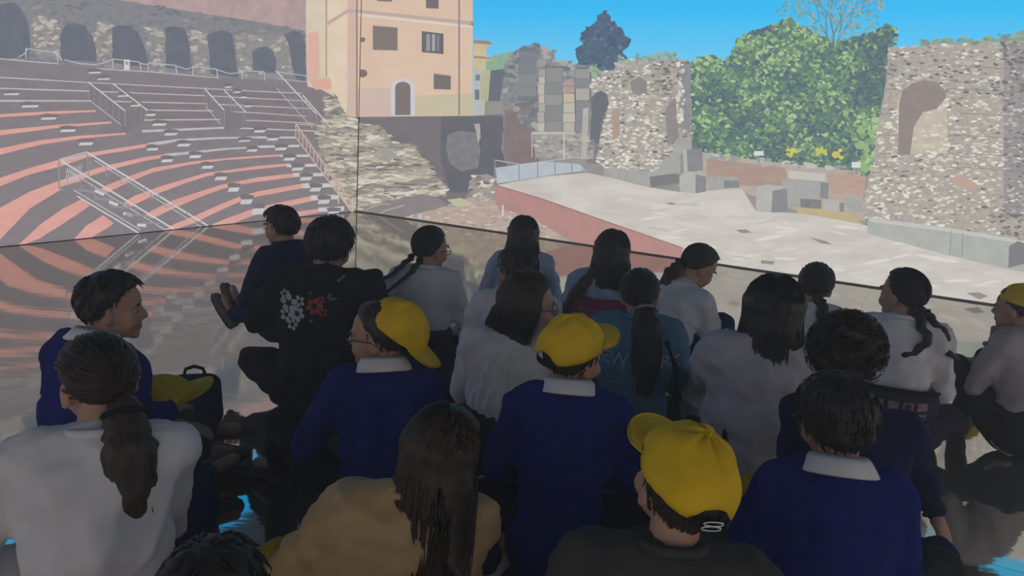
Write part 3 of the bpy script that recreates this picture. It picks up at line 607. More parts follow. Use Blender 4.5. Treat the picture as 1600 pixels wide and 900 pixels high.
# ============================================================ people: builders
def basis(d, n=None):
    z = Vector(d).normalized()
    h = Vector(n) if n is not None else (Vector((0, 0, 1)) if abs(z.z) < 0.9 else Vector((0, 1, 0)))
    x = h.cross(z).normalized(); y = z.cross(x)
    return Matrix((x, y, z)).transposed()
class Blob:
    """closed solids that are fused by a voxel remesh into one skin"""
    def __init__(s): s.v = []; s.f = []
    def _grid(s, rings, n):
        b = len(s.v)
        for r in rings: s.v.extend(r)
        k = len(rings)
        for i in range(k - 1):
            for j in range(n):
                s.f.append((b + i * n + j, b + i * n + (j + 1) % n, b + (i + 1) * n + (j + 1) % n, b + (i + 1) * n + j))
        s.f.append(tuple(b + j for j in reversed(range(n)))); s.f.append(tuple(b + (k - 1) * n + j for j in range(n)))
    def cap(s, p, r, q, t, n=12, flat=1.0, nrm=None):
        p, q = Vector(p), Vector(q); d = q - p
        if d.length < 1e-5: d = Vector((0, 0, 1e-4))
        B = basis(d, nrm); rings = []
        for a in (-85, -60, -30, 0):
            a = math.radians(a); rings.append([p + B @ Vector((math.cos(a) * r * math.cos(2 * math.pi * j / n), flat * math.cos(a) * r * math.sin(2 * math.pi * j / n), math.sin(a) * r)) for j in range(n)])
        for a in (0, 30, 60, 85):
            a = math.radians(a); rings.append([q + B @ Vector((math.cos(a) * t * math.cos(2 * math.pi * j / n), flat * math.cos(a) * t * math.sin(2 * math.pi * j / n), math.sin(a) * t)) for j in range(n)])
        s._grid(rings, n); return s
    def chain(s, pts, flat=1.0, nrm=None, n=12):
        for (p, r), (q, t) in zip(pts[:-1], pts[1:]): s.cap(p, r, q, t, n, flat, nrm)
        return s
    def ell(s, c, r, R=None, n=16, m=9):
        c = Vector(c); R = R or Matrix.Identity(3); rings = []
        for i in range(m):
            a = math.radians(-86 + 172 * i / (m - 1))
            rings.append([c + R @ Vector((math.cos(a) * r[0] * math.cos(2 * math.pi * j / n), math.cos(a) * r[1] * math.sin(2 * math.pi * j / n), math.sin(a) * r[2])) for j in range(n)])
        s._grid(rings, n); return s
    def raw(s, V, F):
        b = len(s.v); s.v.extend(V); s.f.extend(tuple(i + b for i in f) for f in F); return s
    def mesh(s, name, voxel, smooth=4):
        me = bpy.data.meshes.new('tmp'); me.from_pydata([tuple(v) for v in s.v], [], s.f); me.update()
        o = bpy.data.objects.new('tmp', me); COL.objects.link(o)
        m = o.modifiers.new('r', 'REMESH'); m.mode = 'VOXEL'; m.voxel_size = voxel; m.adaptivity = 0.0
        if smooth:
            m2 = o.modifiers.new('s', 'SMOOTH'); m2.factor = 0.5; m2.iterations = smooth
        dg = bpy.context.evaluated_depsgraph_get()
        out = bpy.data.meshes.new_from_object(o.evaluated_get(dg)); out.name = name
        bpy.data.objects.remove(o); bpy.data.meshes.remove(me)
        out.polygons.foreach_set('use_smooth', [True] * len(out.polygons)); out.update()
        return out
def coords(me):
    a = np.empty(len(me.vertices) * 3, dtype=np.float32); me.vertices.foreach_get('co', a); return a.reshape(-1, 3)
def normals(me):
    a = np.empty(len(me.vertices) * 3, dtype=np.float32); me.vertices.foreach_get('normal', a); return a.reshape(-1, 3)
def setco(me, c): me.vertices.foreach_set('co', c.astype(np.float32).ravel()); me.update()
def folds(me, amp, freq, seed, stretch=(1, 1, 1), n=7):
    r = np.random.default_rng(seed); c = coords(me); d = np.zeros(len(c))
    for k in range(n):
        w = r.normal(size=3) * np.array(stretch); w = w / np.linalg.norm(w) * freq * r.uniform(0.6, 1.6)
        d += np.sin(c @ w + r.uniform(0, 6.28) + 1.3 * np.sin(c @ (r.normal(size=3) * freq * 0.4)))
    d = d / math.sqrt(n); d = np.sign(d) * np.abs(d) ** 1.2
    setco(me, c + normals(me) * (amp * d)[:, None])
def creases(me, amp, freq, seed, vert=False):
    """sharp cloth ridges where two slow waves cross"""
    r = np.random.default_rng(seed); c = coords(me); d = np.zeros(len(c))
    for k in range(5):
        w = r.normal(size=3) * np.array((1, 1, .15 if vert else .9)); w = w / np.linalg.norm(w) * freq * r.uniform(.7, 1.5)
        u = c @ w + r.uniform(0, 6.28) + 2.2 * np.sin(c @ (r.normal(size=3) * freq * .45) + r.uniform(0, 6))
        env = 0.5 + 0.5 * np.sin(c @ (r.normal(size=3) * freq * .3) + r.uniform(0, 6))
        d += (1 - np.abs(np.sin(u))) ** 3 * env
    setco(me, c + normals(me) * (amp * (d - .5))[:, None])
def pleats(me, amp, freq, seed, vert=True):
    """gathers running down the garment"""
    c = coords(me); a = np.arctan2(c[:, 0], -c[:, 1]); z = c[:, 2]
    u = 17 * a + 1.1 * np.sin(z * 14 + seed) + 0.8 * np.sin(3 * a + z * 25)
    fade = np.clip((0.62 - z) / 0.12, 0, 1)
    setco(me, c + normals(me) * (amp * 1.0 * fade * (np.sin(u) + .4 * np.sin(2.3 * u + 1)))[:, None])
def join(name, parts):
    """several meshes (verts, faces) into one"""
    V, F = [], []
    for p in parts:
        if isinstance(p, bpy.types.Mesh):
            c = coords(p); v = [tuple(x) for x in c]; f = [tuple(q.vertices) for q in p.polygons]
        else: v, f = p
        b = len(V); V.extend(v); F.extend(tuple(i + b for i in q) for q in f)
    me = bpy.data.meshes.new(name); me.from_pydata([tuple(v) for v in V], [], F)
    me.polygons.foreach_set('use_smooth', [True] * len(me.polygons)); me.update(); return me
def tube(pts, rad, n=4, taper=True):
    V, F = [], []
    k = len(pts)
    for i, p in enumerate(pts):
        p = Vector(p); d = Vector(pts[min(i + 1, k - 1)]) - Vector(pts[max(i - 1, 0)])
        B = basis(d if d.length > 1e-6 else Vector((0, 0, 1)))
        t = i / (k - 1); r = rad * ((1 - 0.75 * t) if taper else 1.0)
        for j in range(n):
            a = 2 * math.pi * j / n; V.append(p + B @ Vector((math.cos(a) * r, math.sin(a) * r, 0)))
    for i in range(k - 1):
        for j in range(n): F.append((i * n + j, i * n + (j + 1) % n, (i + 1) * n + (j + 1) % n, (i + 1) * n + j))
    F.append(tuple(reversed(range(n)))); F.append(tuple((k - 1) * n + j for j in range(n)))
    return V, F
def ring(c, R, rx, ry, rad, n=20, m=5):
    pts = [Vector(c) + R @ Vector((rx * math.cos(2 * math.pi * k / n), ry * math.sin(2 * math.pi * k / n), 0)) for k in range(n + 1)]
    return tube(pts, rad, m, False)

# --- materials of people and things
SKIN = [pmat('skin_light', (0.46, 0.27, 0.19), 0.55, (0.42, 0.23, 0.16), 25, 0.05, 300), pmat('skin_warm', (0.38, 0.21, 0.14), 0.55, (0.34, 0.18, 0.12), 25, 0.05, 300)]
HAIR = {'black': pmat('black_hair', (0.022, 0.018, 0.017), 0.5, (0.034, 0.028, 0.026), 60, 0.4, 160, stretch=(1, 1, 0.15)),
        'brown': pmat('brown_hair', (0.06, 0.036, 0.024), 0.5, (0.035, 0.022, 0.016), 60, 0.4, 160, stretch=(1, 1, 0.15)),
        'dark': pmat('dark_brown_hair', (0.033, 0.024, 0.02), 0.5, (0.05, 0.036, 0.03), 60, 0.4, 160, stretch=(1, 1, 0.15))}
CL = {'blue': pmat('blue_knit', (0.014, 0.022, 0.18), 0.95, (0.010, 0.017, 0.13), 30, 0.35, 420, spec=0.1),
      'navy': pmat('navy_cloth', (0.016, 0.022, 0.085), 0.9, (0.012, 0.016, 0.06), 30, 0.3, 300, spec=0.1),
      'white': pmat('white_cotton', (0.72, 0.70, 0.72), 0.9, (0.64, 0.62, 0.65), 14, 0.25, 260, spec=0.15),
      'grey': pmat('grey_white_cotton', (0.56, 0.53, 0.57), 0.9, (0.46, 0.43, 0.48), 12, 0.25, 260, spec=0.15),
      'sky': pmat('pale_blue_cotton', (0.42, 0.48, 0.60), 0.9, (0.35, 0.41, 0.53), 14, 0.25, 260, spec=0.15),
      'denim': pmat('teal_blue_denim', (0.10, 0.24, 0.36), 0.9, (0.08, 0.19, 0.29), 25, 0.3, 400, spec=0.15),
      'tan': pmat('tan_quilted_nylon', (0.50, 0.33, 0.16), 0.6, (0.43, 0.28, 0.135), 20, 0.25, 90, spec=0.3),
      'black': pmat('black_cotton', (0.016, 0.016, 0.019), 0.9, (0.012, 0.012, 0.014), 30, 0.3, 300, spec=0.1),
      'char': pmat('charcoal_cloth', (0.034, 0.035, 0.04), 0.9, (0.026, 0.027, 0.031), 30, 0.3, 300, spec=0.1),
      'dgrey': pmat('dark_grey_padded_cloth', (0.06, 0.056, 0.056), 0.8, (0.045, 0.042, 0.042), 20, 0.3, 120, spec=0.2),
      'pink': pmat('pinkish_white_fleece', (0.50, 0.42, 0.44), 0.9, (0.42, 0.37, 0.37), 12, 0.3, 240, spec=0.15),
      'mag': pmat('magenta_jersey', (0.30, 0.045, 0.105), 0.9, (0.24, 0.035, 0.085), 20, 0.3, 260, spec=0.15),
      'purple': pmat('dark_purple_cloth', (0.045, 0.034, 0.07), 0.9, (0.034, 0.026, 0.053), 25, 0.3, 260, spec=0.1),
      'olive': pmat('dark_olive_grey_cloth', (0.07, 0.068, 0.062), 0.9, (0.053, 0.052, 0.048), 25, 0.3, 260, spec=0.1)}
M_yel = pmat('yellow_cap_cotton', (0.80, 0.52, 0.02), 0.85, (0.70, 0.44, 0.016), 20, 0.25, 500, spec=0.15)
M_eye = pmat('eye_white', (0.34, 0.31, 0.29), 0.2, spec=0.5); M_iris = pmat('brown_iris', (0.03, 0.018, 0.01), 0.15, spec=0.5)
M_lip = pmat('lips', (0.36, 0.14, 0.12), 0.5)
M_metal = pmat('brushed_steel', (0.75, 0.75, 0.75), 0.25, metallic=1.0)
M_frame = pmat('dark_spectacle_frame', (0.02, 0.02, 0.022), 0.35, spec=0.5)
M_sole = pmat('dark_rubber', (0.03, 0.029, 0.028), 0.8); M_shoe_w = pmat('pale_sneaker', (0.45, 0.42, 0.43), 0.7); M_shoe_b = pmat('brown_grey_shoe', (0.11, 0.085, 0.068), 0.7)
M_shoe_k = pmat('black_shoe', (0.02, 0.02, 0.022), 0.6); M_pinktrim = pmat('red_pink_trim', (0.42, 0.06, 0.10), 0.7)
M_print = pmat('pale_print', (0.50, 0.50, 0.55), 0.8)

# --- head: local frame, origin at the skull base, +Y face, +Z up
CC = Vector((0, 0.0, 0.07)); CR = (0.071, 0.089, 0.079)
def head_prims(b, R, o, s, face):
    T = lambda p: o + R @ (Vector(p) * s)
    E = lambda c, r: b.ell(T(c), tuple(x * s for x in r), R)
    E(CC, CR); E((0, 0.034, 0.004), (0.051, 0.052, 0.056)); E((0, 0.02, 0.03), (0.062, 0.066, 0.06))
    for x in (-1, 1):
        E((0.034 * x, 0.058, 0.012), (0.026, 0.026, 0.03)); E((0.073 * x, -0.004, 0.03), (0.009, 0.02, 0.03)); E((0.072 * x, 0.002, 0.012), (0.008, 0.011, 0.013))
        E((0.03 * x, 0.076, 0.063), (0.022, 0.012, 0.008))
    E((0, 0.069, -0.038), (0.021, 0.019, 0.016)); E((0, 0.082, -0.006), (0.022, 0.010, 0.0065)); E((0, 0.08, -0.017), (0.019, 0.010, 0.0065))
    b.chain([(T((0, 0.084, 0.055)), 0.008 * s), (T((0, 0.102, 0.026)), 0.0105 * s)]); E((0, 0.092, 0.02), (0.017, 0.012, 0.008))
def hand_prims(b, w, d, up, side, s, curl=0.5):
    """wrist, pointing direction, back-of-hand direction; palm, four fingers of unequal length, thumb from the palm's side"""
    w = Vector(w); d = Vector(d).normalized(); up = Vector(up); up = (up - d * up.dot(d)).normalized(); lat = d.cross(up) * side
    k = s
    b.cap(w, 0.021 * k, w + d * 0.02 * k, 0.024 * k)
    for t in (-1, 0, 1): b.cap(w + d * 0.018 * k + lat * 0.008 * k * t, 0.0125 * k, w + d * 0.066 * k + lat * 0.0195 * k * t, 0.0115 * k)
    for i, (x, L) in enumerate(((0.027, 0.052), (0.0095, 0.060), (-0.009, 0.056), (-0.026, 0.043))):
        p = w + d * 0.07 * k + lat * x * k; a = 0.0
        for seg, fr in enumerate((0.45, 0.32, 0.23)):
            a += curl * (0.5 if seg == 0 else 0.75)
            q = p + (d * math.cos(a) - up * math.sin(a)) * L * fr * k
            b.cap(p, (0.0085 - 0.0007 * seg) * k, q, (0.008 - 0.0007 * seg) * k, 8); p = q
    p = w + d * 0.022 * k + lat * 0.018 * k
    q = p + (d * 0.6 + lat * 0.75 - up * 0.25).normalized() * 0.032 * k; b.cap(p, 0.012 * k, q, 0.0095 * k, 8)
    q2 = q + (d * 0.9 + lat * 0.15 - up * 0.4 * curl).normalized() * 0.028 * k; b.cap(q, 0.0095 * k, q2, 0.0078 * k, 8)

def sph_pt(dirv, mul=1.0, add=0.0):
    d = Vector(dirv).normalized()
    k = 1.0 / math.sqrt((d.x / CR[0]) ** 2 + (d.y / CR[1]) ** 2 + (d.z / CR[2]) ** 2)
    return CC + d * (k * mul + add)
def hairline(y):
    P = ((-1, -0.92), (-0.5, -0.86), (-0.15, -0.55), (0.05, -0.25), (0.3, 0.05), (0.5, 0.36), (0.75, 0.52), (1, 0.56))
    for (a, b), (c, d) in zip(P[:-1], P[1:]):
        if y <= c: return b + (d - b) * (y - a) / (c - a)
    return 0.56
def hair_shell(thick, seed, rough=0.0, low=0.0):
    r = np.random.default_rng(seed); W = [(r.normal(size=3) * 9, r.uniform(0, 6.28)) for _ in range(5)]
    n, m = 44, 26; rings = []
    for i in range(m):
        el = math.radians(-87 + 174 * i / (m - 1)); row = []
        for j in range(n):
            az = 2 * math.pi * j / n
            d = Vector((math.cos(el) * math.cos(az), math.cos(el) * math.sin(az), math.sin(el)))
            t = (d.z - (hairline(d.y) + low)) / 0.16; t = max(0.0, min(1.0, t)); t = t * t * (3 - 2 * t)
            nz = sum(math.sin(float(np.dot(w, d)) + p) for w, p in W) / 2.2
            row.append(sph_pt(d, 1.0, -0.012 + t * (0.012 + thick * (1 + rough * nz))))
        rings.append(row)
    return rings, n
def strand_long(az, r, length, fall=0.10, spread=1.0, start=0.9, lift=0.014):
    """a lock from the crown over the skull and down; az measured from the back, + towards the wearer's right"""
    pts = []
    e0 = start
    for k in range(7):
        el = e0 - (e0 + 0.25) * k / 6.0
        d = Vector((math.sin(az) * math.cos(el), -math.cos(az) * math.cos(el), math.sin(el)))
        pts.append(sph_pt(d, 1.0, lift + r.uniform(-.002, .004)))
    p = pts[-1]
    n = 7
    for k in range(1, n + 1):
        t = k / n
        y = p.y * (1 - t) + min(p.y, -fall) * t if abs(az) < 1.9 else p.y
        pts.append(Vector((p.x * (1 + 0.25 * t * spread) + r.uniform(-1, 1) * 0.004 * t, y + r.uniform(-1, 1) * .004, p.z - length * t)))
    return pts

def cap_mesh(s=1.0):
    """baseball cap in head frame: six-panel crown with seams, open at the back; returns crown, brim, button, strap"""
    cr = []
    n, m = 48, 12; V, F = [], []
    def P(az, el, add):
        d = Vector((math.cos(el) * math.sin(az), math.cos(el) * math.cos(az), math.sin(el)))
        return CC + Vector((d.x * (CR[0] + add), d.y * (CR[1] + add), d.z * (CR[2] + add * 1.15 + 0.004)))
    for lay, add in ((0, 0.016), (1, 0.012)):
        for i in range(m + 1):
            for j in range(n):
                az = 2 * math.pi * j / n
                lowest = 0.16 - 0.22 * (1 - math.cos(az)) / 2
                back = abs(((az - math.pi + math.pi) % (2 * math.pi)) - math.pi)
                if back < 0.42: lowest += 0.30 * math.sqrt(max(0, 1 - (back / 0.42) ** 2))   # opening over the strap
                el = lowest + (math.pi / 2 - 0.02 - lowest) * i / m
                seam = -0.0022 if j % 8 == 0 else (0.0012 if j % 8 in (3, 4, 5) else 0)
                wr = 0.0018 * math.sin(3.3 * az + 5 * el) + 0.0014 * math.sin(7 * az - 4 * el)
                V.append(P(az, el, add + seam * (1 - lay) + wr))
    K = n * (m + 1)
    for lay in (0, 1):
        for i in range(m):
            for j in range(n):
                q = (lay * K + i * n + j, lay * K + i * n + (j + 1) % n, lay * K + (i + 1) * n + (j + 1) % n, lay * K + (i + 1) * n + j)
                F.append(q if lay == 0 else q[::-1])
    for j in range(n): F.append((j, K + j, K + (j + 1) % n, (j + 1) % n))
    F.append(tuple(m * n + j for j in range(n))); F.append(tuple(reversed([K + m * n + j for j in range(n)])))
    crown = (V, F)
    bv, bf = [], []; nb, mb = 20, 6
    for lay in (0, 1):
        for i in range(mb + 1):
            for j in range(nb + 1):
                a = -1.15 + 2.3 * j / nb; t = i / mb
                e = CC + Vector((math.sin(a) * (CR[0] + 0.014), math.cos(a) * (CR[1] + 0.014), 0.014 + 0.012 * math.cos(a)))
                L = 0.066 * (math.cos(a / 1.15 * math.pi / 2) ** 0.55 if abs(a) < 1.149 else 0)
                p = e + Vector((math.sin(a) * 0.35 * L * t, L * t, -0.10 * L * t - 0.30 * (math.sin(a) ** 2) * L * t + (0 if lay == 0 else -0.0035)))
                bv.append(p)
    KB = (mb + 1) * (nb + 1)
    for lay in (0, 1):
        for i in range(mb):
            for j in range(nb):
                q = [lay * KB + i * (nb + 1) + j, lay * KB + i * (nb + 1) + j + 1, lay * KB + (i + 1) * (nb + 1) + j + 1, lay * KB + (i + 1) * (nb + 1) + j]
                bf.append(tuple(q[::-1]) if lay == 0 else tuple(q))
    for j in range(nb):
        a = mb * (nb + 1) + j; bf.append((a, a + 1, KB + a + 1, KB + a))
    bt = Blob().ell(CC + Vector((0, 0, CR[2] + 0.022)), (0.008, 0.008, 0.004), None, 10, 6)
    sp, sf = [], []
    for k in range(13):
        az = math.pi - 0.45 + 0.9 * k / 12
        for dz, ad in ((0.0, 0.016), (0.0, 0.013), (-0.018, 0.013), (-0.018, 0.016)):
            q = P(az, -0.06, ad); sp.append(q + Vector((0, 0, dz + 0.008)))
    for k in range(12):
        for j in range(4): sf.append((k * 4 + j, k * 4 + (j + 1) % 4, k * 4 + 4 + (j + 1) % 4, k * 4 + 4 + j))
    return {'crown': crown, 'brim': (bv, bf), 'button': (bt.v, bt.f), 'strap': (sp, sf)}
CAPM = cap_mesh()
def xform(vf, R, o, s):
    return [o + R @ (Vector(p) * s) for p in vf[0]], vf[1]
def build_cap(parent, R, o, s, name='cap', loose=False, buckle=False):
    c = mk('crown' if loose else name, *xform(CAPM['crown'], R, o, s), M_yel, parent, smooth=True)
    top = parent if loose else c
    mk('brim', *xform(CAPM['brim'], R, o, s), M_yel, top, smooth=True)
    mk('button', *xform(CAPM['button'], R, o, s), M_yel, top, smooth=True)
    mk('strap', *xform(CAPM['strap'], R, o, s), CL['black'], top)
    if buckle:
        for dz in (-0.002, -0.012):
            q = ring(CC + Vector((0.0, -CR[1] - 0.017, dz + 0.0)), basis((0, -1, 0)), 0.020, 0.0045, 0.0018, 14, 4)
            mk('buckle', *xform(q, R, o, s), M_metal, top, smooth=True)
    return c

def rotm(yaw, pitch=0, roll=0):
    """yaw + turns to the right, pitch + looks up, roll + tips towards the right shoulder (degrees)"""
    return (Matrix.Rotation(-math.radians(yaw), 3, 'Z') @ Matrix.Rotation(math.radians(pitch), 3, 'X') @ Matrix.Rotation(math.radians(roll), 3, 'Y'))

def braid(pts, r, name='braid'):
    b = Blob(); P = [Vector(p) for p in pts]; L = [0]
    for a, c in zip(P[:-1], P[1:]): L.append(L[-1] + (c - a).length)
    n = max(4, int(L[-1] / (r * 1.1)))
    for k in range(n):
        s_ = L[-1] * k / (n - 1); i = 0
        while i < len(L) - 2 and L[i + 1] < s_: i += 1
        t = (s_ - L[i]) / max(1e-6, L[i + 1] - L[i]); p = P[i].lerp(P[i + 1], t); B = basis(P[i + 1] - P[i])
        rr = r * (1.0 - 0.35 * k / n)
        b.ell(p + B @ Vector((rr * 0.35 * (1 if k % 2 else -1), 0, 0)), (rr, rr * 0.8, rr * 1.15), B, 10, 6)
    return b

LEGS = {  # knee, ankle, toe-direction per side, in units of the figure (side x mirrored unless given both)
 'cross': lambda x: ((0.26 * x, 0.20, 0.13), (-0.07 * x, 0.30, 0.065), (-0.9 * x, 0.5, -0.1)),
 'tight': lambda x: ((0.21 * x, 0.13, 0.15), (-0.06 * x, 0.20, 0.07), (-0.95 * x, 0.3, -0.1)),
 'up': lambda x: ((0.12 * x, 0.32, 0.36), (0.11 * x, 0.42, 0.05), (0.1 * x, 1, -0.1)),
 'kneel': lambda x: ((0.10 * x, 0.30, 0.075), (0.13 * x, -0.03, 0.055), (0.1 * x, -1, -0.2)),
 'side': lambda x: ((0.16 + 0.12 * x, 0.30, 0.12), (0.30 + 0.1 * x, 0.02 + 0.1 * x, 0.06), (0.9, -0.3, -0.1)),
}
PEOPLE = {}
HS = 0.89      # head size against the body
def person(key, label, px, py, ztop=0.76, s=1.05, yaw=0, head=(0, 0, 0), lean=8, top='white', bottom='char', hair='short', hcol='dark', cap=None, face=False,
           glasses=False, arms=None, legs='cross', shoes=None, collar=False, skin=0, loose=1.0, fold=(0.0055, 48), tails=(), hlen=0.3, seed=None, voxel=None, skirt=False,
           sleeve=True, hshift=0.0, z0=0.0, bulk=1.0, width=1.0, puffy=False, hands=True, rolls=0.0, hthick=0.014, hands_open=0.45, prime=None, hair_side=None, hfall=None, waist=0.0):
    seed = seed if seed is not None else (abs(hash(key)) % 1000 if isinstance(key, int) else sum(map(ord, str(key))))
    r = random.Random(seed)
    S = lambda p: Vector(p) * s
    # spine
    la = math.radians(lean)
    hip = S((0, 0, 0.10)); nb_z = (ztop - z0) / s - 0.162 * HS      # skull base height in figure units
    tl = nb_z - 0.10
    def sp(t, back=0.0):        # along the spine, hunched
        y = math.sin(la) * tl * t * t * 0.9 + 0.0
        return S((rolls * t * t, y - back, 0.10 + tl * t))
    sh = sp(0.80); nk = sp(0.86); ho = sp(1.0) + S((0, 0.018 + hshift, 0))
    hw = 0.128 * width
    sH = s * HS; SH = lambda p: Vector(p) * sH
    R = rotm(*head)
    e = empty('person'); tag(e, label, 'person'); PEOPLE[key] = e
    # stand the figure so that the crown of the head is where the photograph shows it
    tgt = on_floor(px, py, ztop); rz = -math.radians(yaw)
    off = Matrix.Rotation(rz, 3, 'Z') @ Vector((ho.x, ho.y, 0))
    loc = Vector((tgt.x - off.x, tgt.y - off.y, z0))
    e.location = loc; e.rotation_euler = (0, 0, rz)
    def S(p):
        if len(p) == 4: return Matrix.Rotation(-rz, 3, 'Z') @ (on_floor(p[1], p[2], p[3]) - loc)
        return Vector(p) * s
    vx = voxel or (0.0072 if face else 0.0105)
    # body: one skin
    b = Blob()
    head_prims(b, R, ho, sH, face)
    b.cap(nk - S((0, 0.008, 0.02)), 0.045 * s, ho + R @ SH((0, -0.016, 0.02)), 0.042 * s)
    def torso(B, g):
        B.ell(hip + S((0, -0.005, 0.005)), ((0.135 * width + g) * s, (0.105 + g) * s, (0.105 + g * .4) * s))
        for t, w, d, h in ((0.25, 0.112, 0.086, 0.12), (0.48, 0.118, 0.088, 0.12), (0.68, 0.128, 0.085, 0.10)):
            B.ell(sp(t), ((w * width + g) * s, (d * bulk + g) * s, (h + g * .5) * s))
        B.chain([(sh + S((-hw + .01, -.005, 0)), (0.048 + g) * s), (sp(.82, 0.012), (0.060 + g * .6) * s), (sh + S((hw - .01, -.005, 0)), (0.048 + g) * s)])
        B.cap(sh + S((-hw * .5, -.01, .012)), (0.042 + g * .6) * s, nk + S((0, -.008, .012)), (0.036 + g * .4) * s); B.cap(sh + S((hw * .5, -.01, .012)), (0.042 + g * .6) * s, nk + S((0, -.008, .012)), (0.036 + g * .4) * s)
    torso(b, -0.012)
    A = {}
    for sd, x in (('L', -1), ('R', 1)):
        shp = sh + S((hw * x, 0, -0.005))
        dflt = (S((0.19 * x * width, 0.07, 0.27)), S((0.07 * x, 0.24, 0.20)))
        el, wr = dflt
        if arms and sd in arms: el, wr = (S(arms[sd][0]), S(arms[sd][1]))
        A[sd] = (shp, el, wr, x)
        b.chain([(shp, 0.036 * s), (shp.lerp(el, .5), 0.033 * s), (el, 0.028 * s), (el.lerp(wr, .35), 0.029 * s), (wr, 0.020 * s)])
        fd = (wr - el).normalized(); upv = Vector((0.25 * x, -0.1, 1))
        if abs(fd.z) > .85: upv = Vector((x, 0.3, 0))
        if hands: hand_prims(b, wr, fd, upv, -x, s, hands_open)
    L = {}
    for sd, x in (('L', -1), ('R', 1)):
        kn, an, td = (legs[sd] if isinstance(legs, dict) else LEGS[legs](x))
        kn, an, td = S(kn), S(an), Vector(td).normalized()
        hp = hip + S((0.075 * x, 0.02, -0.005)); L[sd] = (hp, kn, an, td, x)
        b.chain([(hp, 0.066 * s), (hp.lerp(kn, .5), 0.056 * s), (kn, 0.042 * s), (kn.lerp(an, .35), 0.042 * s), (an, 0.026 * s)]); b.cap(an, .026 * s, an + td * .1 * s, .02 * s)
    bm = b.mesh('body', vx, 2)
    if face:      # sockets, so that brow, nose and cheeks stand out
        c = coords(bm)
        for x in (-1, 1):
            p = np.array(ho + R @ SH((0.031 * x, 0.088, 0.043))); n_ = np.array(R @ Vector((0, 1, 0)))
            d2 = ((c - p) ** 2).sum(1); c = c - n_[None, :] * (0.010 * s * np.exp(-d2 / (2 * (0.0125 * s) ** 2)))[:, None]
        setco(bm, c)
    body = link_mesh('body', bm, SKIN[skin], e)
    if face:
        for x in (-1, 1):
            q = Blob().ell(ho + R @ SH((0.031 * x, 0.0705, 0.043)), (0.0118 * sH, 0.0105 * sH, 0.0095 * sH), R, 14, 9)
            ey = mk('eye', q.v, q.f, M_eye, body, smooth=True)
            q = Blob().ell(ho + R @ SH((0.031 * x, 0.0778, 0.043)), (0.0066 * sH, 0.0040 * sH, 0.0068 * sH), R, 12, 7); mk('iris', q.v, q.f, M_iris, ey, smooth=True)
            q = tube([ho + R @ SH((0.031 * x + dx, 0.0845 - abs(dx) * .25, 0.0635 + .004 - 12 * dx * dx)) for dx in (-.018, -.009, 0, .009, .018)], 0.0032 * s, 5, False); mk('eyebrow', *q, HAIR[hcol], body, smooth=True)
        q = Blob().ell(ho + R @ SH((0, 0.0865, -0.0055)), (0.018 * s, 0.0062 * s, 0.0042 * s), R, 12, 7).ell(ho + R @ SH((0, 0.0855, -0.0145)), (0.0155 * s, 0.006 * s, 0.0042 * s), R, 12, 7)
        mk('lips', q.v, q.f, M_lip, body, smooth=True)
    # top
    g = 0.010 * loose
    t = Blob(); torso(t, g)
    for sd in ('L', 'R'):
        shp, el, wr, x = A[sd]
        w2 = el.lerp(wr, 0.93)
        up_r = 0.050 + 0.006 * (loose - 1); k_ = 1.35 if puffy else 1.0
        t.chain([(shp, up_r * s * k_), (shp.lerp(el, .5), 0.047 * s * k_), (el, 0.043 * s * k_), (el.lerp(wr, .5), 0.041 * s * k_), (w2, 0.033 * s * k_)])
        if puffy:
            for q in (0.25, 0.75): t.ell(shp.lerp(el, q), (0.07 * s, 0.07 * s, .05 * s), basis(el - shp)); t.ell(el.lerp(wr, q), (.062 * s, .062 * s, .045 * s), basis(wr - el))
    tm = t.mesh('top', 0.0112, 4)
    folds(tm, fold[0] * s, fold[1], seed, (1.3, 1.3, 0.6) if fold[1] < 70 else (2.2, 2.2, 0.2)); (pleats if fold[1] >= 70 else creases)(tm, fold[0] * (1.1 if top in ('white', 'grey', 'sky', 'denim', 'pink', 'tan') else 0.7) * s, 26 if fold[1] < 70 else 60, seed + 1, fold[1] >= 70)
    if puffy and top == 'tan':      # quilted channels
        c = coords(tm); setco(tm, c + normals(tm) * (0.006 * np.abs(np.sin(c[:, 2] * math.pi / 0.062)) - .004)[:, None])
    nm = {'blue': 'sweater', 'navy': 'jacket', 'white': 'shirt', 'grey': 'shirt', 'sky': 'shirt', 'denim': 'jacket', 'tan': 'puffer_jacket', 'black': 'sweatshirt', 'dgrey': 'jacket', 'pink': 'jacket', 'mag': 'jacket'}[top]
    shirt = link_mesh(nm, tm, CL[top], e)
    for sd in ('L', 'R'):
        shp, el, wr, x = A[sd]; B = basis(wr - el); c0 = el.lerp(wr, 0.95)
        mk('cuff', *ring(c0, B, 0.030 * s, 0.030 * s, 0.0075 * s, 16, 6), CL[top], shirt, smooth=True)
    if collar:
        c0 = nk + S((0, -0.004, 0.035)); Rr = Matrix.Rotation(math.radians(-14 + lean * -.4), 3, 'X'); V, F = [], []
        n = 36
        for j in range(n):
            a = 2 * math.pi * j / n; fr = max(0, math.sin(a))
            for k_, (rr, zz) in enumerate(((0.047, 0.016), (0.050, 0.022), (0.058, 0.012), (0.074 + .018 * fr, -0.016 - 0.014 * fr), (0.070 + .018 * fr, -0.020 - 0.014 * fr), (0.052, 0.004))):
                V.append(c0 + Rr @ S((math.cos(a) * rr * 1.12, math.sin(a) * rr, zz)))
        for j in range(n):
            for k_ in range(6): F.append((j * 6 + k_, ((j + 1) % n) * 6 + k_, ((j + 1) % n) * 6 + (k_ + 1) % 6, j * 6 + (k_ + 1) % 6))
        mk('collar', V, F, CL['white'], e, smooth=True)
    else:
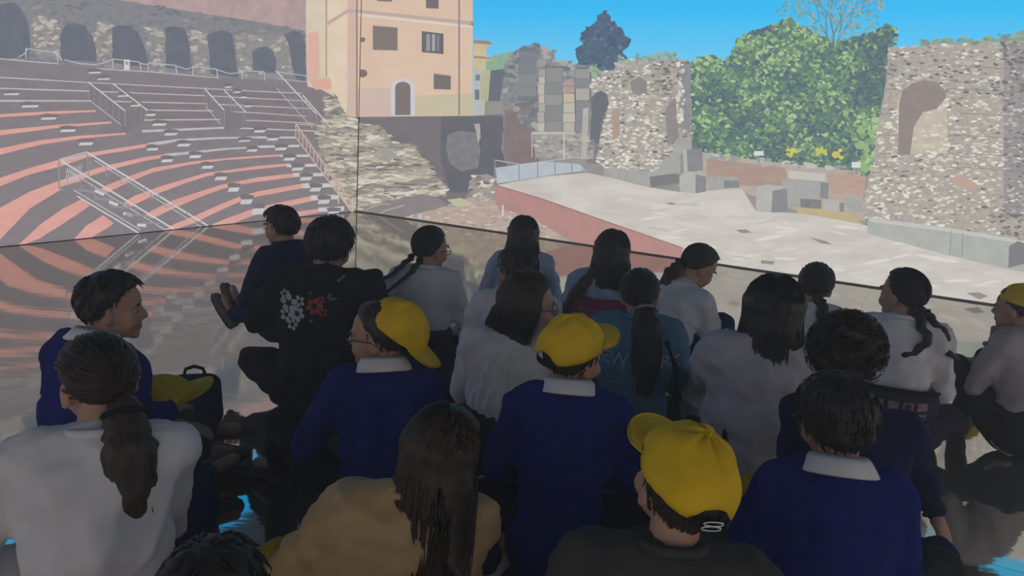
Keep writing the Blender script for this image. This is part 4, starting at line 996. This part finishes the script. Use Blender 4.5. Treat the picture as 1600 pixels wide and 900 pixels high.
        mk('neckband', *ring(nk + S((0, -0.002, 0.03)), Matrix.Rotation(math.radians(-12), 3, 'X'), 0.060 * s, 0.056 * s, 0.010 * s, 24, 6), CL[top], shirt, smooth=True)
    # bottoms
    t = Blob(); t.ell(hip + S((0, 0, -0.012)), ((0.148 if loose < 1.5 else 0.138) * width * s, (0.118 if loose < 1.5 else 0.108) * s, 0.088 * s))
    for sd in ('L', 'R'):
        hp, kn, an, td, x = L[sd]
        t.chain([(hp, 0.080 * s), (hp.lerp(kn, .5), 0.070 * s), (kn, 0.057 * s), (kn.lerp(an, .4), 0.053 * s), (an.lerp(kn, .07), 0.043 * s)])
    if waist:      # waistband worn over the shirt tail
        t.ell(hip + S((0, -0.005, 0.005)), ((0.135 * width + g + .008) * s, (0.105 + g + .008) * s, 0.112 * s))
        for q in (0.08, waist * .5, waist):
            t.ell(sp(q), ((0.128 * width + g + .006) * s, (0.100 * bulk + g + .006) * s, 0.075 * s))
    if skirt:
        kL, kR = L['L'][1], L['R'][1]
        t.ell(hip + S((0, 0.09, -0.01)), (0.22 * s, 0.20 * s, 0.085 * s)); t.cap(kL, 0.06 * s, kR, 0.06 * s)
    bt = t.mesh('bottom', 0.0145, 3); folds(bt, 0.004 * s, 60, seed + 3)
    c = coords(bt); c[:, 2] = np.maximum(c[:, 2], 0.002 + z0 * 0); setco(bt, c)
    link_mesh('skirt' if skirt else 'trousers', bt, CL[bottom], e)
    # shoes
    sm = shoes or M_shoe_k
    for sd in ('L', 'R'):
        hp, kn, an, td, x = L[sd]
        td = (td - Vector((0, 0, td.z * .3))).normalized()
        sole = -0.6 * (kn - an).normalized(); sole = (sole - td * sole.dot(td)).normalized()
        a0 = an + sole * 0.012 * s
        t = Blob().chain([(a0 - td * .035 * s, 0.036 * s), (a0 + td * .04 * s + sole * .008 * s, 0.036 * s), (a0 + td * .115 * s + sole * .016 * s, 0.030 * s)], 0.95).cap(an, .036 * s, a0, .037 * s)
        bm2 = t.mesh('shoe', 0.009, 3); shoe = link_mesh('shoe', bm2, sm, e)
        t = Blob().chain([(a0 - td * .04 * s + sole * .03 * s, 0.034 * s), (a0 + td * .04 * s + sole * .034 * s, 0.037 * s), (a0 + td * .12 * s + sole * .034 * s, 0.031 * s)], 0.3, sole.cross(td)).mesh('sole', .008, 2)
        link_mesh('sole', t, M_sole, shoe)
    # hair
    parts = []
    rough = {'curly': 0.55}.get(hair, 0.06)
    th = {'curly': 0.026, 'short': hthick, 'long': 0.013, 'bob': 0.02, 'tied': 0.009}[hair] * (0.7 if cap else 1)
    rings, n = hair_shell(th, seed, rough)
    hb = Blob(); hb._grid([[ho + R @ (p * sH) for p in row] for row in rings], n)
    H = lambda p: ho + R @ (Vector(p) * sH)
    D = lambda p: ho + Vector(p) * s + (R @ Vector((0, -0.06, 0.03)) - Vector((0, -0.06, 0.03))) * s      # hanging hair: starts on the head, falls upright
    if hair in ('long', 'bob'):
        amax = 1.72 if hair == 'bob' else 1.7
        ln = hlen
        rr = random.Random(seed)
        for k in range(19):
            az = -amax + 2 * amax * k / 18
            if hair_side and not (hair_side[0] <= az <= hair_side[1]): l2 = ln * 0.45
            else: l2 = ln
            pts = strand_long(az, rr, l2, hfall or 0.12, 0.15 if hair == 'long' else 0.9, lift=0.007)
            head_n = 7; w = [H(p) for p in pts[:head_n]]
            a = w[-1]
            for k2, p in enumerate(pts[head_n:]): w.append(a + (p - pts[head_n - 1]) * s + R @ Vector((0, 0, 0)))
            for i_, (p, q) in enumerate(zip(w[4:-1], w[5:])): hb.cap(p, (0.014 - .0003 * i_) * s, q, (0.014 - .0003 * i_) * s, 8)
    hm = hb.mesh('hair', 0.0085, 2)
    folds(hm, 0.002 * s, 220, seed + 5, (2.5, 2.5, 0.2))
    parts.append(hm)
    nst = {'curly': 520, 'short': 340, 'long': 340, 'bob': 300, 'tied': 220}[hair]
    rr = random.Random(seed + 9)
    if hair in ('long', 'bob'):
        amax = 1.85 if hair == 'bob' else 1.8
        for k in range(nst):
            az = rr.uniform(-amax, amax); ln = hlen * rr.uniform(0.86, 1.08)
            if hair_side and not (hair_side[0] <= az <= hair_side[1]): ln *= 0.45
            pts = strand_long(az, rr, ln, (hfall or 0.12) + .005, 0.25 if hair == 'long' else 1.0, rr.uniform(.7, 1.45), 0.013)
            w = [H(p) for p in pts[:7]]; a = w[-1]; w += [a + (p - pts[6]) * s for p in pts[7:]]
            out = (a - ho); out.z = 0; out.normalize()
            w = w[:7] + [p + out * 0.011 * s * min(1, (i_ + 1) / 2) for i_, p in enumerate(w[7:])]
            parts.append(tube(w, rr.uniform(0.0028, 0.0055) * s, 3))
    else:
        for k in range(nst):
            z = rr.uniform(-0.6, 1); a = rr.uniform(0, 6.283); q = math.sqrt(max(0, 1 - z * z)); d = Vector((q * math.cos(a), q * math.sin(a), z))
            if d.z < hairline(d.y) + 0.12 or (cap and d.z > 0.1): continue
            if hair == 'curly':
                c0 = sph_pt(d, 1, th * 0.9); B = basis(d); c1 = rr.uniform(0.009, 0.017); ph = rr.uniform(0, 6)
                pts = [c0 + B @ Vector((c1 * math.cos(ph + 1.5 * i), c1 * math.sin(ph + 1.5 * i), 0.004 * i)) for i in range(6)]; rad = 0.0042
            elif hair == 'tied':
                pts = [sph_pt(d.lerp(Vector((0, -1, -0.15)), t_ * .9), 1, th + .002) for t_ in (0, .25, .5, .75, 1)]; rad = 0.003
            else:
                fl = Vector((d.x * .8, d.y * .8 + (.35 if d.z > .6 else -.1), -0.9 if d.z < .85 else -.2)); fl = (fl - d * fl.dot(d)).normalized()
                pts = [sph_pt(d + fl * t_ * .30, 1, th + 0.004 * t_ * rr.uniform(0, 1.6)) for t_ in (0, .35, .7, 1)]; rad = 0.0036
            parts.append(tube([H(p) for p in pts], rad * s, 3))
    ho_ = link_mesh('hair', join('hair', parts), HAIR[hcol], e)
    for tl_ in tails:       # (kind, points relative to the head in figure axes, radius)
        kind, pts, rad = tl_[:3]
        P = [H(pts[0])]; base0 = Vector(pts[0])
        for p in pts[1:]: P.append(P[0] + (Vector(p) - base0) * s)
        if kind == 'braid':
            m_ = braid(P, rad * s).mesh('braid', 0.007, 1); link_mesh('braid', m_, HAIR[hcol], ho_)
        else:
            q = Blob(); N = len(P)
            q.chain([(p, rad * s * (0.62 if i == 0 else (1.0 if i < N - 1 else 0.62))) for i, p in enumerate(P)]); ps = [q.mesh('ponytail', 0.008, 3)]
            folds(ps[0], 0.0025 * s, 170, seed + 8, (2.5, 2.5, .2))
            for k in range(110):
                ox, oy = max(-.8, min(.8, rr.gauss(0, .42))), max(-.8, min(.8, rr.gauss(0, .42))); tt_ = rr.uniform(.85, 1.12); ww = []
                for i in range(11):
                    t_ = i / 10 * (N - 1); j = min(N - 2, int(t_)); p = P[j].lerp(P[j + 1], t_ - j)
                    if i == 10: p = p + (P[-1] - P[-2]).normalized() * (tt_ - 1) * 0.25 * s
                    ww.append(p + Vector((ox, oy, 0)) * rad * s * (0.35 + 0.65 * min(1, t_ * 1.2) + .2 * rr.uniform(-1, 1) * t_ / N))
                ps.append(tube(ww, 0.0032 * s, 3))
            link_mesh('ponytail', join('ponytail', ps), HAIR[hcol], ho_)
        B = basis(P[1] - P[0]); mk('hair_tie', *ring(P[0].lerp(P[1], .12), B, rad * s * .7, rad * s * .7, .006 * s, 14, 6), tl_[3] if len(tl_) > 3 else CL['black'], ho_, smooth=True)
    if cap:
        cR = R @ rotm(*cap.get('rot', (0, 0, 0))); build_cap(e, cR, ho + R @ SH(cap.get('off', (0, 0, 0))), sH * cap.get('s', 1.04), buckle=cap.get('buckle', False))
    if glasses:
        q = []
        for x in (-1, 1):
            q.append(ring(H((0.031 * x, 0.0925, 0.040)), R @ basis((0, 1, 0)), 0.021 * s, 0.0165 * s, 0.0017 * s, 18, 5))
            q.append(tube([H((0.052 * x, 0.0915, 0.044)), H((0.068 * x, 0.080, 0.045)), H((0.079 * x, 0.03, 0.045)), H((0.081 * x, -0.002, 0.042)), H((0.079 * x, -0.018, 0.03))], 0.0016 * s, 5, False))
        q.append(tube([H((-.009, .093, .045)), H((0, .097, .047)), H((.009, .093, .045))], .0016 * s, 5, False))
        link_mesh('spectacles', join('spectacles', q), M_frame, e)
    return dict(e=e, ho=ho, R=R, sp=sp, A=A, L=L, s=s, sh=sh, nk=nk, hip=hip, S=S, H=H, shirt=shirt)

# ============================================================ the audience
from mathutils.bvhtree import BVHTree
def decal(P, polys, mat, name, x0=0.0, z0=0.0, sub=2, dist=0.0025, yaw=0.0):
    """flat print laid on the back of a garment; polygons in metres (right, up) around a point of the back"""
    me = P['shirt'].data; bv = BVHTree.FromPolygons([v.co.copy() for v in me.vertices], [tuple(p.vertices) for p in me.polygons])
    V, F = [], []
    for poly in polys:
        idx = []
        for x, z in poly:
            d = Vector((math.sin(yaw), math.cos(yaw), 0)); o_ = Vector((math.cos(yaw), -math.sin(yaw), 0)) * (x + x0) + Vector((0, 0, z + z0)) - d * 1.0
            h = bv.ray_cast(o_, d)
            p = h[0] - d * dist if h[0] is not None else o_ + d * 0.9
            idx.append(len(V)); V.append(p)
        F.append(idx)
    return mk(name, V, F, mat, P['shirt'])
def text_polys(txt, size):
    cu = bpy.data.curves.new('t', 'FONT'); cu.body = txt; cu.size = size; cu.align_x = 'CENTER'; cu.resolution_u = 2
    o = bpy.data.objects.new('t', cu); COL.objects.link(o)
    dg = bpy.context.evaluated_depsgraph_get(); me = bpy.data.meshes.new_from_object(o.evaluated_get(dg))
    bm = bmesh.new(); bm.from_mesh(me); bmesh.ops.triangulate(bm, faces=bm.faces)
    out = [[(v.co.x, v.co.y) for v in f.verts] for f in bm.faces]
    bm.free(); bpy.data.objects.remove(o); bpy.data.curves.remove(cu); bpy.data.meshes.remove(me)
    return out
def disc(x, y, r, n=9, seed=0, j=0.25):
    q = random.Random(seed); return [(x + r * (1 + q.uniform(-j, j)) * math.cos(2 * math.pi * k / n), y + r * (1 + q.uniform(-j, j)) * math.sin(2 * math.pi * k / n)) for k in range(n)]

# --- far row
P3 = person(3, 'small child in dark blue jacket sitting on the lap of the adult in black', 441, 322, ztop=0.80, s=0.86, yaw=-58, head=(-18, -6, 0), top='navy', bottom='navy', hair='short', hcol='dark', hthick=0.02, face=True, z0=0.20, lean=4,
            legs={'L': (('px', 398, 488, 0.30), ('px', 362, 492, 0.27), (-0.2, 0.35, 1)), 'R': (('px', 402, 470, 0.34), ('px', 372, 478, 0.30), (-0.1, 0.3, 1))}, shoes=M_shoe_b, arms={'L': ((-.17, .1, .25), (-.08, .24, .2)), 'R': ((.17, .1, .25), (.08, .24, .2))})
P4 = person(4, 'adult in black sweatshirt with a floral print on the back, holding a small child', 513, 338, ztop=0.80, s=1.2, yaw=-8, head=(18, -6, 4), top='black', bottom='black', hair='short', hcol='black', hthick=0.017, lean=14, loose=2.0, width=1.12,
            arms={'L': ((-.24, .12, .30), (-.20, .30, .30)), 'R': ((.24, .10, .26), (.06, .30, .24))})
def petals(x, y, r, n=5, seed=0):
    out = []
    for k in range(n):
        a = 2 * math.pi * k / n + seed; out.append([(x + r * .25 * math.cos(a), y + r * .25 * math.sin(a))] + [(x + r * (.62 + .42 * math.cos(t)) * math.cos(a) - r * .34 * math.sin(t) * math.sin(a), y + r * (.62 + .42 * math.cos(t)) * math.sin(a) + r * .34 * math.sin(t) * math.cos(a)) for t in (-1.9, -1, -.3, .3, 1, 1.9)])
    return out
fl = [petals(-.155, .012, .034, 5, .3), petals(-.120, -.022, .030, 6, .8), petals(-.165, -.035, .026, 5, 1.4), petals(-.112, .026, .022, 5, 2.0), petals(-.135, -.062, .022, 5, .1), petals(-.172, .045, .018, 5, .5)]
decal(P4, sum(fl, []), M_print, 'white_flower_print', 0.03, 0.47)
decal(P4, petals(-.055, .004, .032, 6, .2) + petals(-.022, -.016, .018, 5, .6) + petals(-.03, .03, .014, 5, .9), pmat('red_orange_print', (0.42, 0.085, 0.055), .8), 'red_flower_print', 0.03, 0.475)
decal(P4, [[(0.0, .03), (.035, .036), (.036, .042), (0, .038)], [(-.01, .04), (.0, .055), (.006, .05), (-.004, .036)], [(.02, .10), (.055, .125), (.057, .117), (.03, .092)], [(-.08, .05), (-.066, .062), (-.07, .045)], [(-.075, -.05), (-.058, -.04), (-.06, -.056)]], pmat('green_grey_print', (.20, .23, .20), .8), 'leaf_print', 0.03, 0.475)
P5 = person(5, 'girl with spectacles and two dark braids swinging left over her white shirt, dark skirt', 672, 352, ztop=0.74, s=1.03, yaw=12, head=(34, -4, 0), top='white', bottom='char', hair='tied', hcol='black', glasses=True, face=True, lean=6, skirt=True, loose=1.6, waist=.30,
            tails=(('braid', [(-.035, -.075, .0), (-.07, -.12, -.04), (-.11, -.15, -.085), (-.17, -.16, -.10)], .017), ('braid', [(.03, -.07, -.005), (.0, -.125, -.06), (-.05, -.145, -.11), (-.095, -.15, -.15)], .017)))
P6 = person(6, 'girl with long straight dark hair and pale blue shirt, farthest back near the corner', 820, 337, ztop=0.74, s=1.03, yaw=2, head=(4, 0, 0), top='sky', bottom='char', hair='long', hcol='dark', hlen=.27, lean=4)
P7 = person(7, 'short-haired child with spectacles and white shirt behind the bob-haired girl', 812, 383, ztop=0.74, s=1.03, yaw=0, head=(-38, -3, 0), top='white', bottom='char', hair='short', hcol='dark', glasses=True, face=True, lean=6, loose=1.6)
P9 = person(9, 'girl with long hair falling left, pale blue shirt and magenta jacket round her waist', 957, 358, ztop=0.76, s=1.05, yaw=6, head=(14, 0, 8), top='sky', bottom='char', hair='long', hcol='dark', hlen=.30, hair_side=(-2.2, .25), lean=4, tails=(('tail', [(-.03, -.09, -.02), (-.10, -.12, -.12), (-.15, -.12, -.22), (-.17, -.11, -.30)], .03),))
P11 = person(11, 'girl in white shirt bending her head down to the right, hair tied back', 1088, 377, ztop=0.75, s=1.05, yaw=44, head=(30, -30, 0), top='white', bottom='navy', hair='tied', hcol='dark', face=True, lean=30, loose=1.6, legs='up',
             arms={'L': ((-.17, .16, .30), (-.05, .34, .32)), 'R': ((.19, .16, .28), (.08, .36, .30))}, tails=(('tail', [(0, -.085, .02), (-.01, -.15, -.03), (-.02, -.17, -.10), (-.02, -.16, -.17)], .032),))
P13 = person(13, 'girl in white shirt with one thick dark braid, beyond the girl with the longest hair', 1277, 408, ztop=0.725, s=1.04, legs='up', yaw=10, head=(8, 0, 6), top='white', bottom='char', hair='tied', hcol='black', lean=6, loose=1.5,
             tails=(('braid', [(.03, -.085, .005), (.045, -.12, -.06), (.06, -.125, -.13), (.085, -.12, -.18)], .026),))
P16 = person(16, 'girl with two braids and white shirt looking left, patterned bag at her waist', 1421, 418, ztop=0.77, s=1.06, yaw=20, head=(-46, 0, 0), top='white', bottom='purple', hair='tied', hcol='black', face=True, lean=4, skirt=True, loose=1.6, waist=.16,
             tails=(('braid', [(-.02, -.08, -.01), (.02, -.14, -.08), (.0, -.14, -.14), (-.04, -.145, -.15)], .022), ('braid', [(.035, -.07, -.005), (.10, -.12, -.06), (.12, -.12, -.13), (.16, -.11, -.15)], .022)))
P17 = person(17, 'child in yellow cap and pinkish jacket with hand to mouth, at the right edge', 1598, 447, ztop=0.695, s=0.94, yaw=-22, head=(-22, -8, 0), top='pink', bottom='char', hair='short', hcol='dark', cap={'s': 1.05, 'rot': (176, -22, 0)}, face=True, lean=14, loose=2.2, waist=.20,
             legs={'L': ((-.13, .27, .34), (-.12, .36, .05), (-.2, 1, -.1)), 'R': ((.10, .28, .35), (.10, .37, .05), (.1, 1, -.1))}, arms={'L': ((-.155, .14, .27), (-.035, .18, .46)), 'R': ((.21, .10, .30), (.05, .28, .33))}, hands_open=1.0)
# --- middle
P8 = person(8, 'girl with dark bob and spectacles in profile to the right, gathered white shirt', 826, 425, ztop=0.755, s=1.04, yaw=22, head=(50, -2, 0), top='white', bottom='char', hair='bob', hcol='dark', hlen=.065, face=True, glasses=True, lean=7, skirt=True, loose=2.2, waist=.34, fold=(.0045, 95), width=1.05,
            arms={'L': ((-.20, .08, .30), (-.06, .26, .22)), 'R': ((.19, .10, .28), (.08, .28, .20))})
P10 = person(10, 'girl in blue denim jacket lettered NEW YORK, long dark ponytail with flowery scrunchie', 1005, 418, ztop=0.715, s=1.03, legs='tight', yaw=8, head=(6, -4, -4), top='denim', bottom='char', hair='tied', hcol='black', lean=8, loose=2.2,
             tails=(('tail', [(.035, -.088, .01), (.045, -.14, -.06), (.05, -.155, -.16), (.055, -.155, -.27)], .056, pmat('flowery_scrunchie', (.55, .42, .46), .8, (.12, .1, .12), 90)),))
P12 = person(12, 'big girl with long loose dark hair and greyish white shirt, propped on one arm', 1216, 430, ztop=0.805, s=1.16, yaw=14, head=(2, -4, 0), top='grey', bottom='char', hair='long', hcol='black', hlen=.31, hfall=.14, lean=6, loose=3.1, width=1.0, hthick=.02,
             arms={'L': (('px', 1094, 600, .30), ('px', 1070, 668, .10)), 'R': ((.22, .06, .26), (.12, .26, .20))}, legs={'L': ((-.16, .30, .12), (.10, .34, .065), (.9, .5, -.1)), 'R': ((.26, .2, .13), (-.07, .3, .065), (-.9, .5, -.1))})
P14 = person(14, 'child with bushy curly dark hair and dark blue sweater, arm reaching down to the right', 1330, 500, ztop=0.775, s=1.0, rolls=-.10, legs='tight', yaw=24, head=(0, -8, 0), top='navy', bottom='char', hair='curly', hcol='dark', lean=10,
             arms={'L': ((-.155, .10, .27), (-.05, .23, .22)), 'R': (('px', 1428, 716, .24), ('px', 1462, 806, .10))})
P18 = person(18, 'boy with spectacles and backward yellow cap in profile to the left, blue sweater', 598, 468, ztop=0.71, s=1.0, width=.93, yaw=-22, head=(-58, -4, 0), top='blue', bottom='black', hair='short', hcol='dark', face=True, glasses=True, cap={'rot': (172, -44, 0), 'off': (0, .004, .006)}, lean=8, loose=1.5, collar=True,
             legs={'L': (('px', 444, 660, .26), ('px', 436, 732, .06), (-.6, .8, -.1)), 'R': ((.2, .26, .2), (.0, .36, .06), (-.5, .8, 0))}, arms={'L': ((-.2, .12, .27), (-.14, .32, .26)), 'R': ((.19, .1, .27), (.02, .3, .22))})
P19 = person(19, 'boy from behind in royal blue sweater, yellow cap with its brim to the right', 898, 496, ztop=0.72, s=1.02, legs='tight', yaw=4, head=(44, -2, 6), top='blue', bottom='black', hair='short', hcol='dark', cap={'rot': (0, 12, 0)}, lean=8, loose=1.5, collar=True, face=True, width=.92)
P15 = person(15, 'boy with short black hair and white collar over a blue sweater, lower right', 1322, 590, ztop=0.73, s=1.0, width=.92, yaw=8, head=(-14, -6, -4), top='blue', bottom='navy', hair='short', hcol='black', hthick=.022, lean=12, loose=1.7, collar=True, face=True, glasses=True,
             legs={'L': (('px', 1172, 856, .13), (.06, .26, .07), (.95, .3, -.1)), 'R': (('px', 1462, 870, .14), ('px', 1380, 865, .07), (-.8, .5, 0))})
P1 = person(1, 'boy with white collar and blue sweater at far left, face in profile to the right', 168, 425, ztop=0.725, s=1.0, yaw=20, head=(48, -4, -4), top='blue', bottom='olive', hair='short', hcol='black', hthick=.017, face=True, lean=14, loose=1.5, collar=True,
            legs={'L': (('px', 250, 690, .17), ('px', 318, 705, .07), (1, .25, .1)), 'R': (('px', 252, 662, .20), ('px', 330, 672, .09), (1, .2, .2))}, shoes=M_shoe_b, arms={'L': ((-.2, .10, .27), (.06, .28, .22)), 'R': (('px', 214, 660, .30), ('px', 262, 640, .28))})
# --- front
P2 = person(2, 'girl in white shirt with long dark ponytail down her back, front left', 152, 520, ztop=0.735, s=1.03, yaw=-22, head=(-30, -8, 0), top='white', bottom='navy', hair='tied', hcol='dark', lean=16, loose=2.2, width=1.0, face=True, collar=False,
            legs={'L': ((-.26, .2, .13), (.07, .3, .065), (.9, .5, -.1)), 'R': (('px', 306, 800, .13), ('px', 318, 740, .08), (1, .5, .2))}, arms={'L': ((-.24, .08, .26), (-.08, .24, .18)), 'R': (('px', 262, 812, .27), ('px', 214, 760, .24))},
            tails=(('tail', [(.01, -.092, -.005), (.02, -.14, -.075), (.02, -.15, -.15), (.03, -.15, -.235)], .054),))
P20 = person(20, 'girl with long brown hair and tan quilted jacket, front centre', 688, 632, ztop=0.655, s=0.98, yaw=2, head=(30, -4, 10), top='tan', bottom='navy', hair='long', hcol='brown', hlen=.27, hfall=.165, lean=10, puffy=True, loose=2.6, fold=(.005, 60), face=True, hair_side=(-2.2, 1.3), rolls=.13,
             legs={'L': ((-.2, .3, .15), (.05, .4, .065), (.8, .5, -.1)), 'R': (('px', 742, 846, .13), ('px', 764, 880, .055), (.5, .5, .8))}, shoes=M_shoe_w, width=.86)
P21 = person(21, 'child from behind in yellow cap with silver buckle and dark jacket, front right of centre', 1064, 672, ztop=0.735, s=0.97, yaw=6, head=(-22, 14, 10), top='dgrey', bottom='black', hair='short', hcol='dark', cap={'buckle': True, 's': 1.08, 'off': (0, 0, -.004)}, lean=8, face=True, puffy=True, loose=1.6)
P22 = person(22, 'crown of a dark-haired head at the bottom edge, beside the girl with the ponytail', 325, 858, ztop=0.60, s=0.95, yaw=0, head=(0, -10, 0), top='dgrey', bottom='black', hair='short', hcol='black', hthick=.02, lean=20)

# --- lettering and things worn
for ch_, x_ in zip('NEWYORK', (-.150, -.106, -.058, .022, .068, .112, .150)):
    decal(P10, text_polys(ch_, 0.066), M_print, 'letter', x_, 0.375)
decal(P10, [[(x, z), (x + w, z), (x + w, z + .006), (x, z + .006)] for x, z, w in ((-.10, 0, .05), (-.045, 0, .03), (-.01, 0, .06), (-.08, -.02, .04), (-.035, -.02, .05), (.02, -.02, .03))], pmat('faded_print', (.22, .33, .43), .9), 'small_print', 0.0, 0.325)
def waist_wrap(P, mat, name, zc, h, grow, a0=-2.6, a1=2.6, bumpy=0.006, seed=1):
    """cloth wrapped about the waist, open in front"""
    s = P['s']; V, F = [], []; n, m = 40, 8; rr = np.random.default_rng(seed); ph = rr.uniform(0, 6, 6)
    for lay in (0, 1):
        for i in range(m + 1):
            for j in range(n + 1):
                a = a0 + (a1 - a0) * j / n; t = i / m
                bul = math.sin(math.pi * t) ** .6
                wv = bumpy * (math.sin(7 * a + ph[0] + 3 * t) + .6 * math.sin(13 * a + ph[1]))
                rx, ry = 0.142 + grow * bul + wv, 0.115 + grow * bul + wv
                k = 1 if lay == 0 else .94
                V.append(Vector((math.sin(a) * rx * k, -math.cos(a) * ry * k, zc + h * (t - .5))) * s)
    K = (m + 1) * (n + 1)
    for lay in (0, 1):
        for i in range(m):
            for j in range(n):
                q = (lay * K + i * (n + 1) + j, lay * K + i * (n + 1) + j + 1, lay * K + (i + 1) * (n + 1) + j + 1, lay * K + (i + 1) * (n + 1) + j)
                F.append(q if lay == 0 else q[::-1])
    for j in range(n):
        F.append((j, K + j, K + j + 1, j + 1)); a = m * (n + 1) + j; F.append((a, a + 1, K + a + 1, K + a))
    return mk(name, V, F, mat, P['e'], smooth=True)
jk = waist_wrap(P9, CL['mag'], 'waist_jacket', 0.33, 0.21, 0.035, seed=3)
Pj = dict(P9); Pj['shirt'] = jk
decal(Pj, [[(x, .07 - .017 * k), (x + w, .07 - .017 * k + .003), (x + w, .075 - .017 * k + .003), (x, .075 - .017 * k)] for k in range(8) for x, w in ((-.125, .035), (-.085, .045), (-.035, .025))], pmat('pale_pink_print', (.5, .3, .36), .8), 'printed_lines', 0.0, 0.33)
wb = waist_wrap(P16, CL['purple'], 'waist_bag', 0.245, 0.12, 0.03, -1.5, 1.5, .002, 5)
Pb = dict(P16); Pb['shirt'] = wb
rr_ = random.Random(3)
decal(Pb, [[(-.125 + .052 * i + rr_.uniform(0, .006), -.045 + .042 * j), (-.125 + .052 * i + .040, -.045 + .042 * j + rr_.uniform(0, .004)), (-.125 + .052 * i + .040, -.045 + .042 * j + .03), (-.125 + .052 * i + .004, -.045 + .042 * j + .032)] for i in range(5) for j in range(2)], pmat('dusty_pink_patch', (.33, .22, .26), .85, (.22, .15, .19), 60), 'pattern_patch', 0.0, 0.262)
mk('strap', *tube([Vector(p) * P16['s'] for p in ((-.15, -.07, .305), (-.08, -.125, .312), (0, -.14, .315), (.08, -.125, .312), (.15, -.07, .305))], .008, 6, False), CL['black'], wb, smooth=True)
# shoulder strap on the denim girl
mk('bag_strap', *tube([Vector(p) * P10['s'] for p in ((.10, -.085, .47), (.135, -.105, .40), (.155, -.10, .30), (.165, -.07, .22), (.17, -.02, .16))], .010, 6, False), CL['black'], P10['e'], smooth=True)
# clips in the brown hair of the girl in front
for k, (x, y, z) in enumerate(((.060, -.055, .105), (.068, -.035, .085))):
    mk('hair_clip', *tube([P20['H']((x, y, z)), P20['H']((x + .012, y + .012, z - .008)), P20['H']((x + .018, y + .026, z - .018))], .004, 6, False), M_metal, P20['e'], smooth=True)

# --- loose yellow caps and a bag
def loose_cap(px, py, z, rot, label, s=0.98):
    p = on_floor(px, py, z); e = empty('yellow_cap', p); tag(e, label, 'cap', None)
    R = rotm(*rot); b = build_cap(e, R, Vector((0, 0, 0)), s, loose=True)
    lo = min((e.children[i].data.vertices[j].co.z for i in range(len(e.children)) for j in range(len(e.children[i].data.vertices))))
    for c in e.children: c.data.transform(Matrix.Translation((0, 0, -lo)))
    return e
loose_cap(430, 912, 0.0, (40, 10, 30), 'yellow cap lying on the dark floor beside the tan jacket')
loose_cap(1494, 626, 0.0, (30, -30, 40), 'yellow cap beside the hip of the girl with the waist bag')
loose_cap(1190, 792, 0.165, (100, 0, 0), 'yellow cap on the knee of the boy in the blue sweater, lower right', 0.9)
loose_cap(268, 655, 0.22, (60, 20, 0), 'yellow cap held on the knees of the boy at far left')
bp = on_floor(306, 668, 0.0)
bag = empty('bag', bp, math.radians(20)); tag(bag, 'navy bag on the floor beside the knees of the far-left boy', 'bag')
b_ = Blob(); b_.cap((-.05, 0, .05), .05, (.05, 0, .05), .05); b_.cap((-.05, 0, .17), .045, (.05, 0, .17), .045); b_.cap((-.05, 0, .06), .05, (-.05, 0, .16), .045); b_.cap((.05, 0, .06), .05, (.05, 0, .16), .045); b_.ell((0, 0, .11), (.09, .06, .1))
bm_ = b_.mesh('bag_body', .009, 3); link_mesh('bag_body', bm_, CL['navy'], bag)
mk('flap', *[(lambda q: (q.v, q.f))(Blob().ell((0, -.035, .165), (.088, .03, .045)))][0], CL['navy'], bag, smooth=True)
mk('handle', *tube([(-.04, 0, .20), (-.03, 0, .235), (0, 0, .245), (.03, 0, .235), (.04, 0, .20)], .007, 6, False), CL['black'], bag, smooth=True)

# --- thin dust haze hanging in the projector beams
_nt = world.node_tree
_vs = _nt.nodes.new('ShaderNodeVolumeScatter'); _vs.inputs['Density'].default_value = 0.040; _vs.inputs['Anisotropy'].default_value = 0.2
_nt.links.new(_vs.outputs[0], _nt.nodes['World Output'].inputs['Volume'])
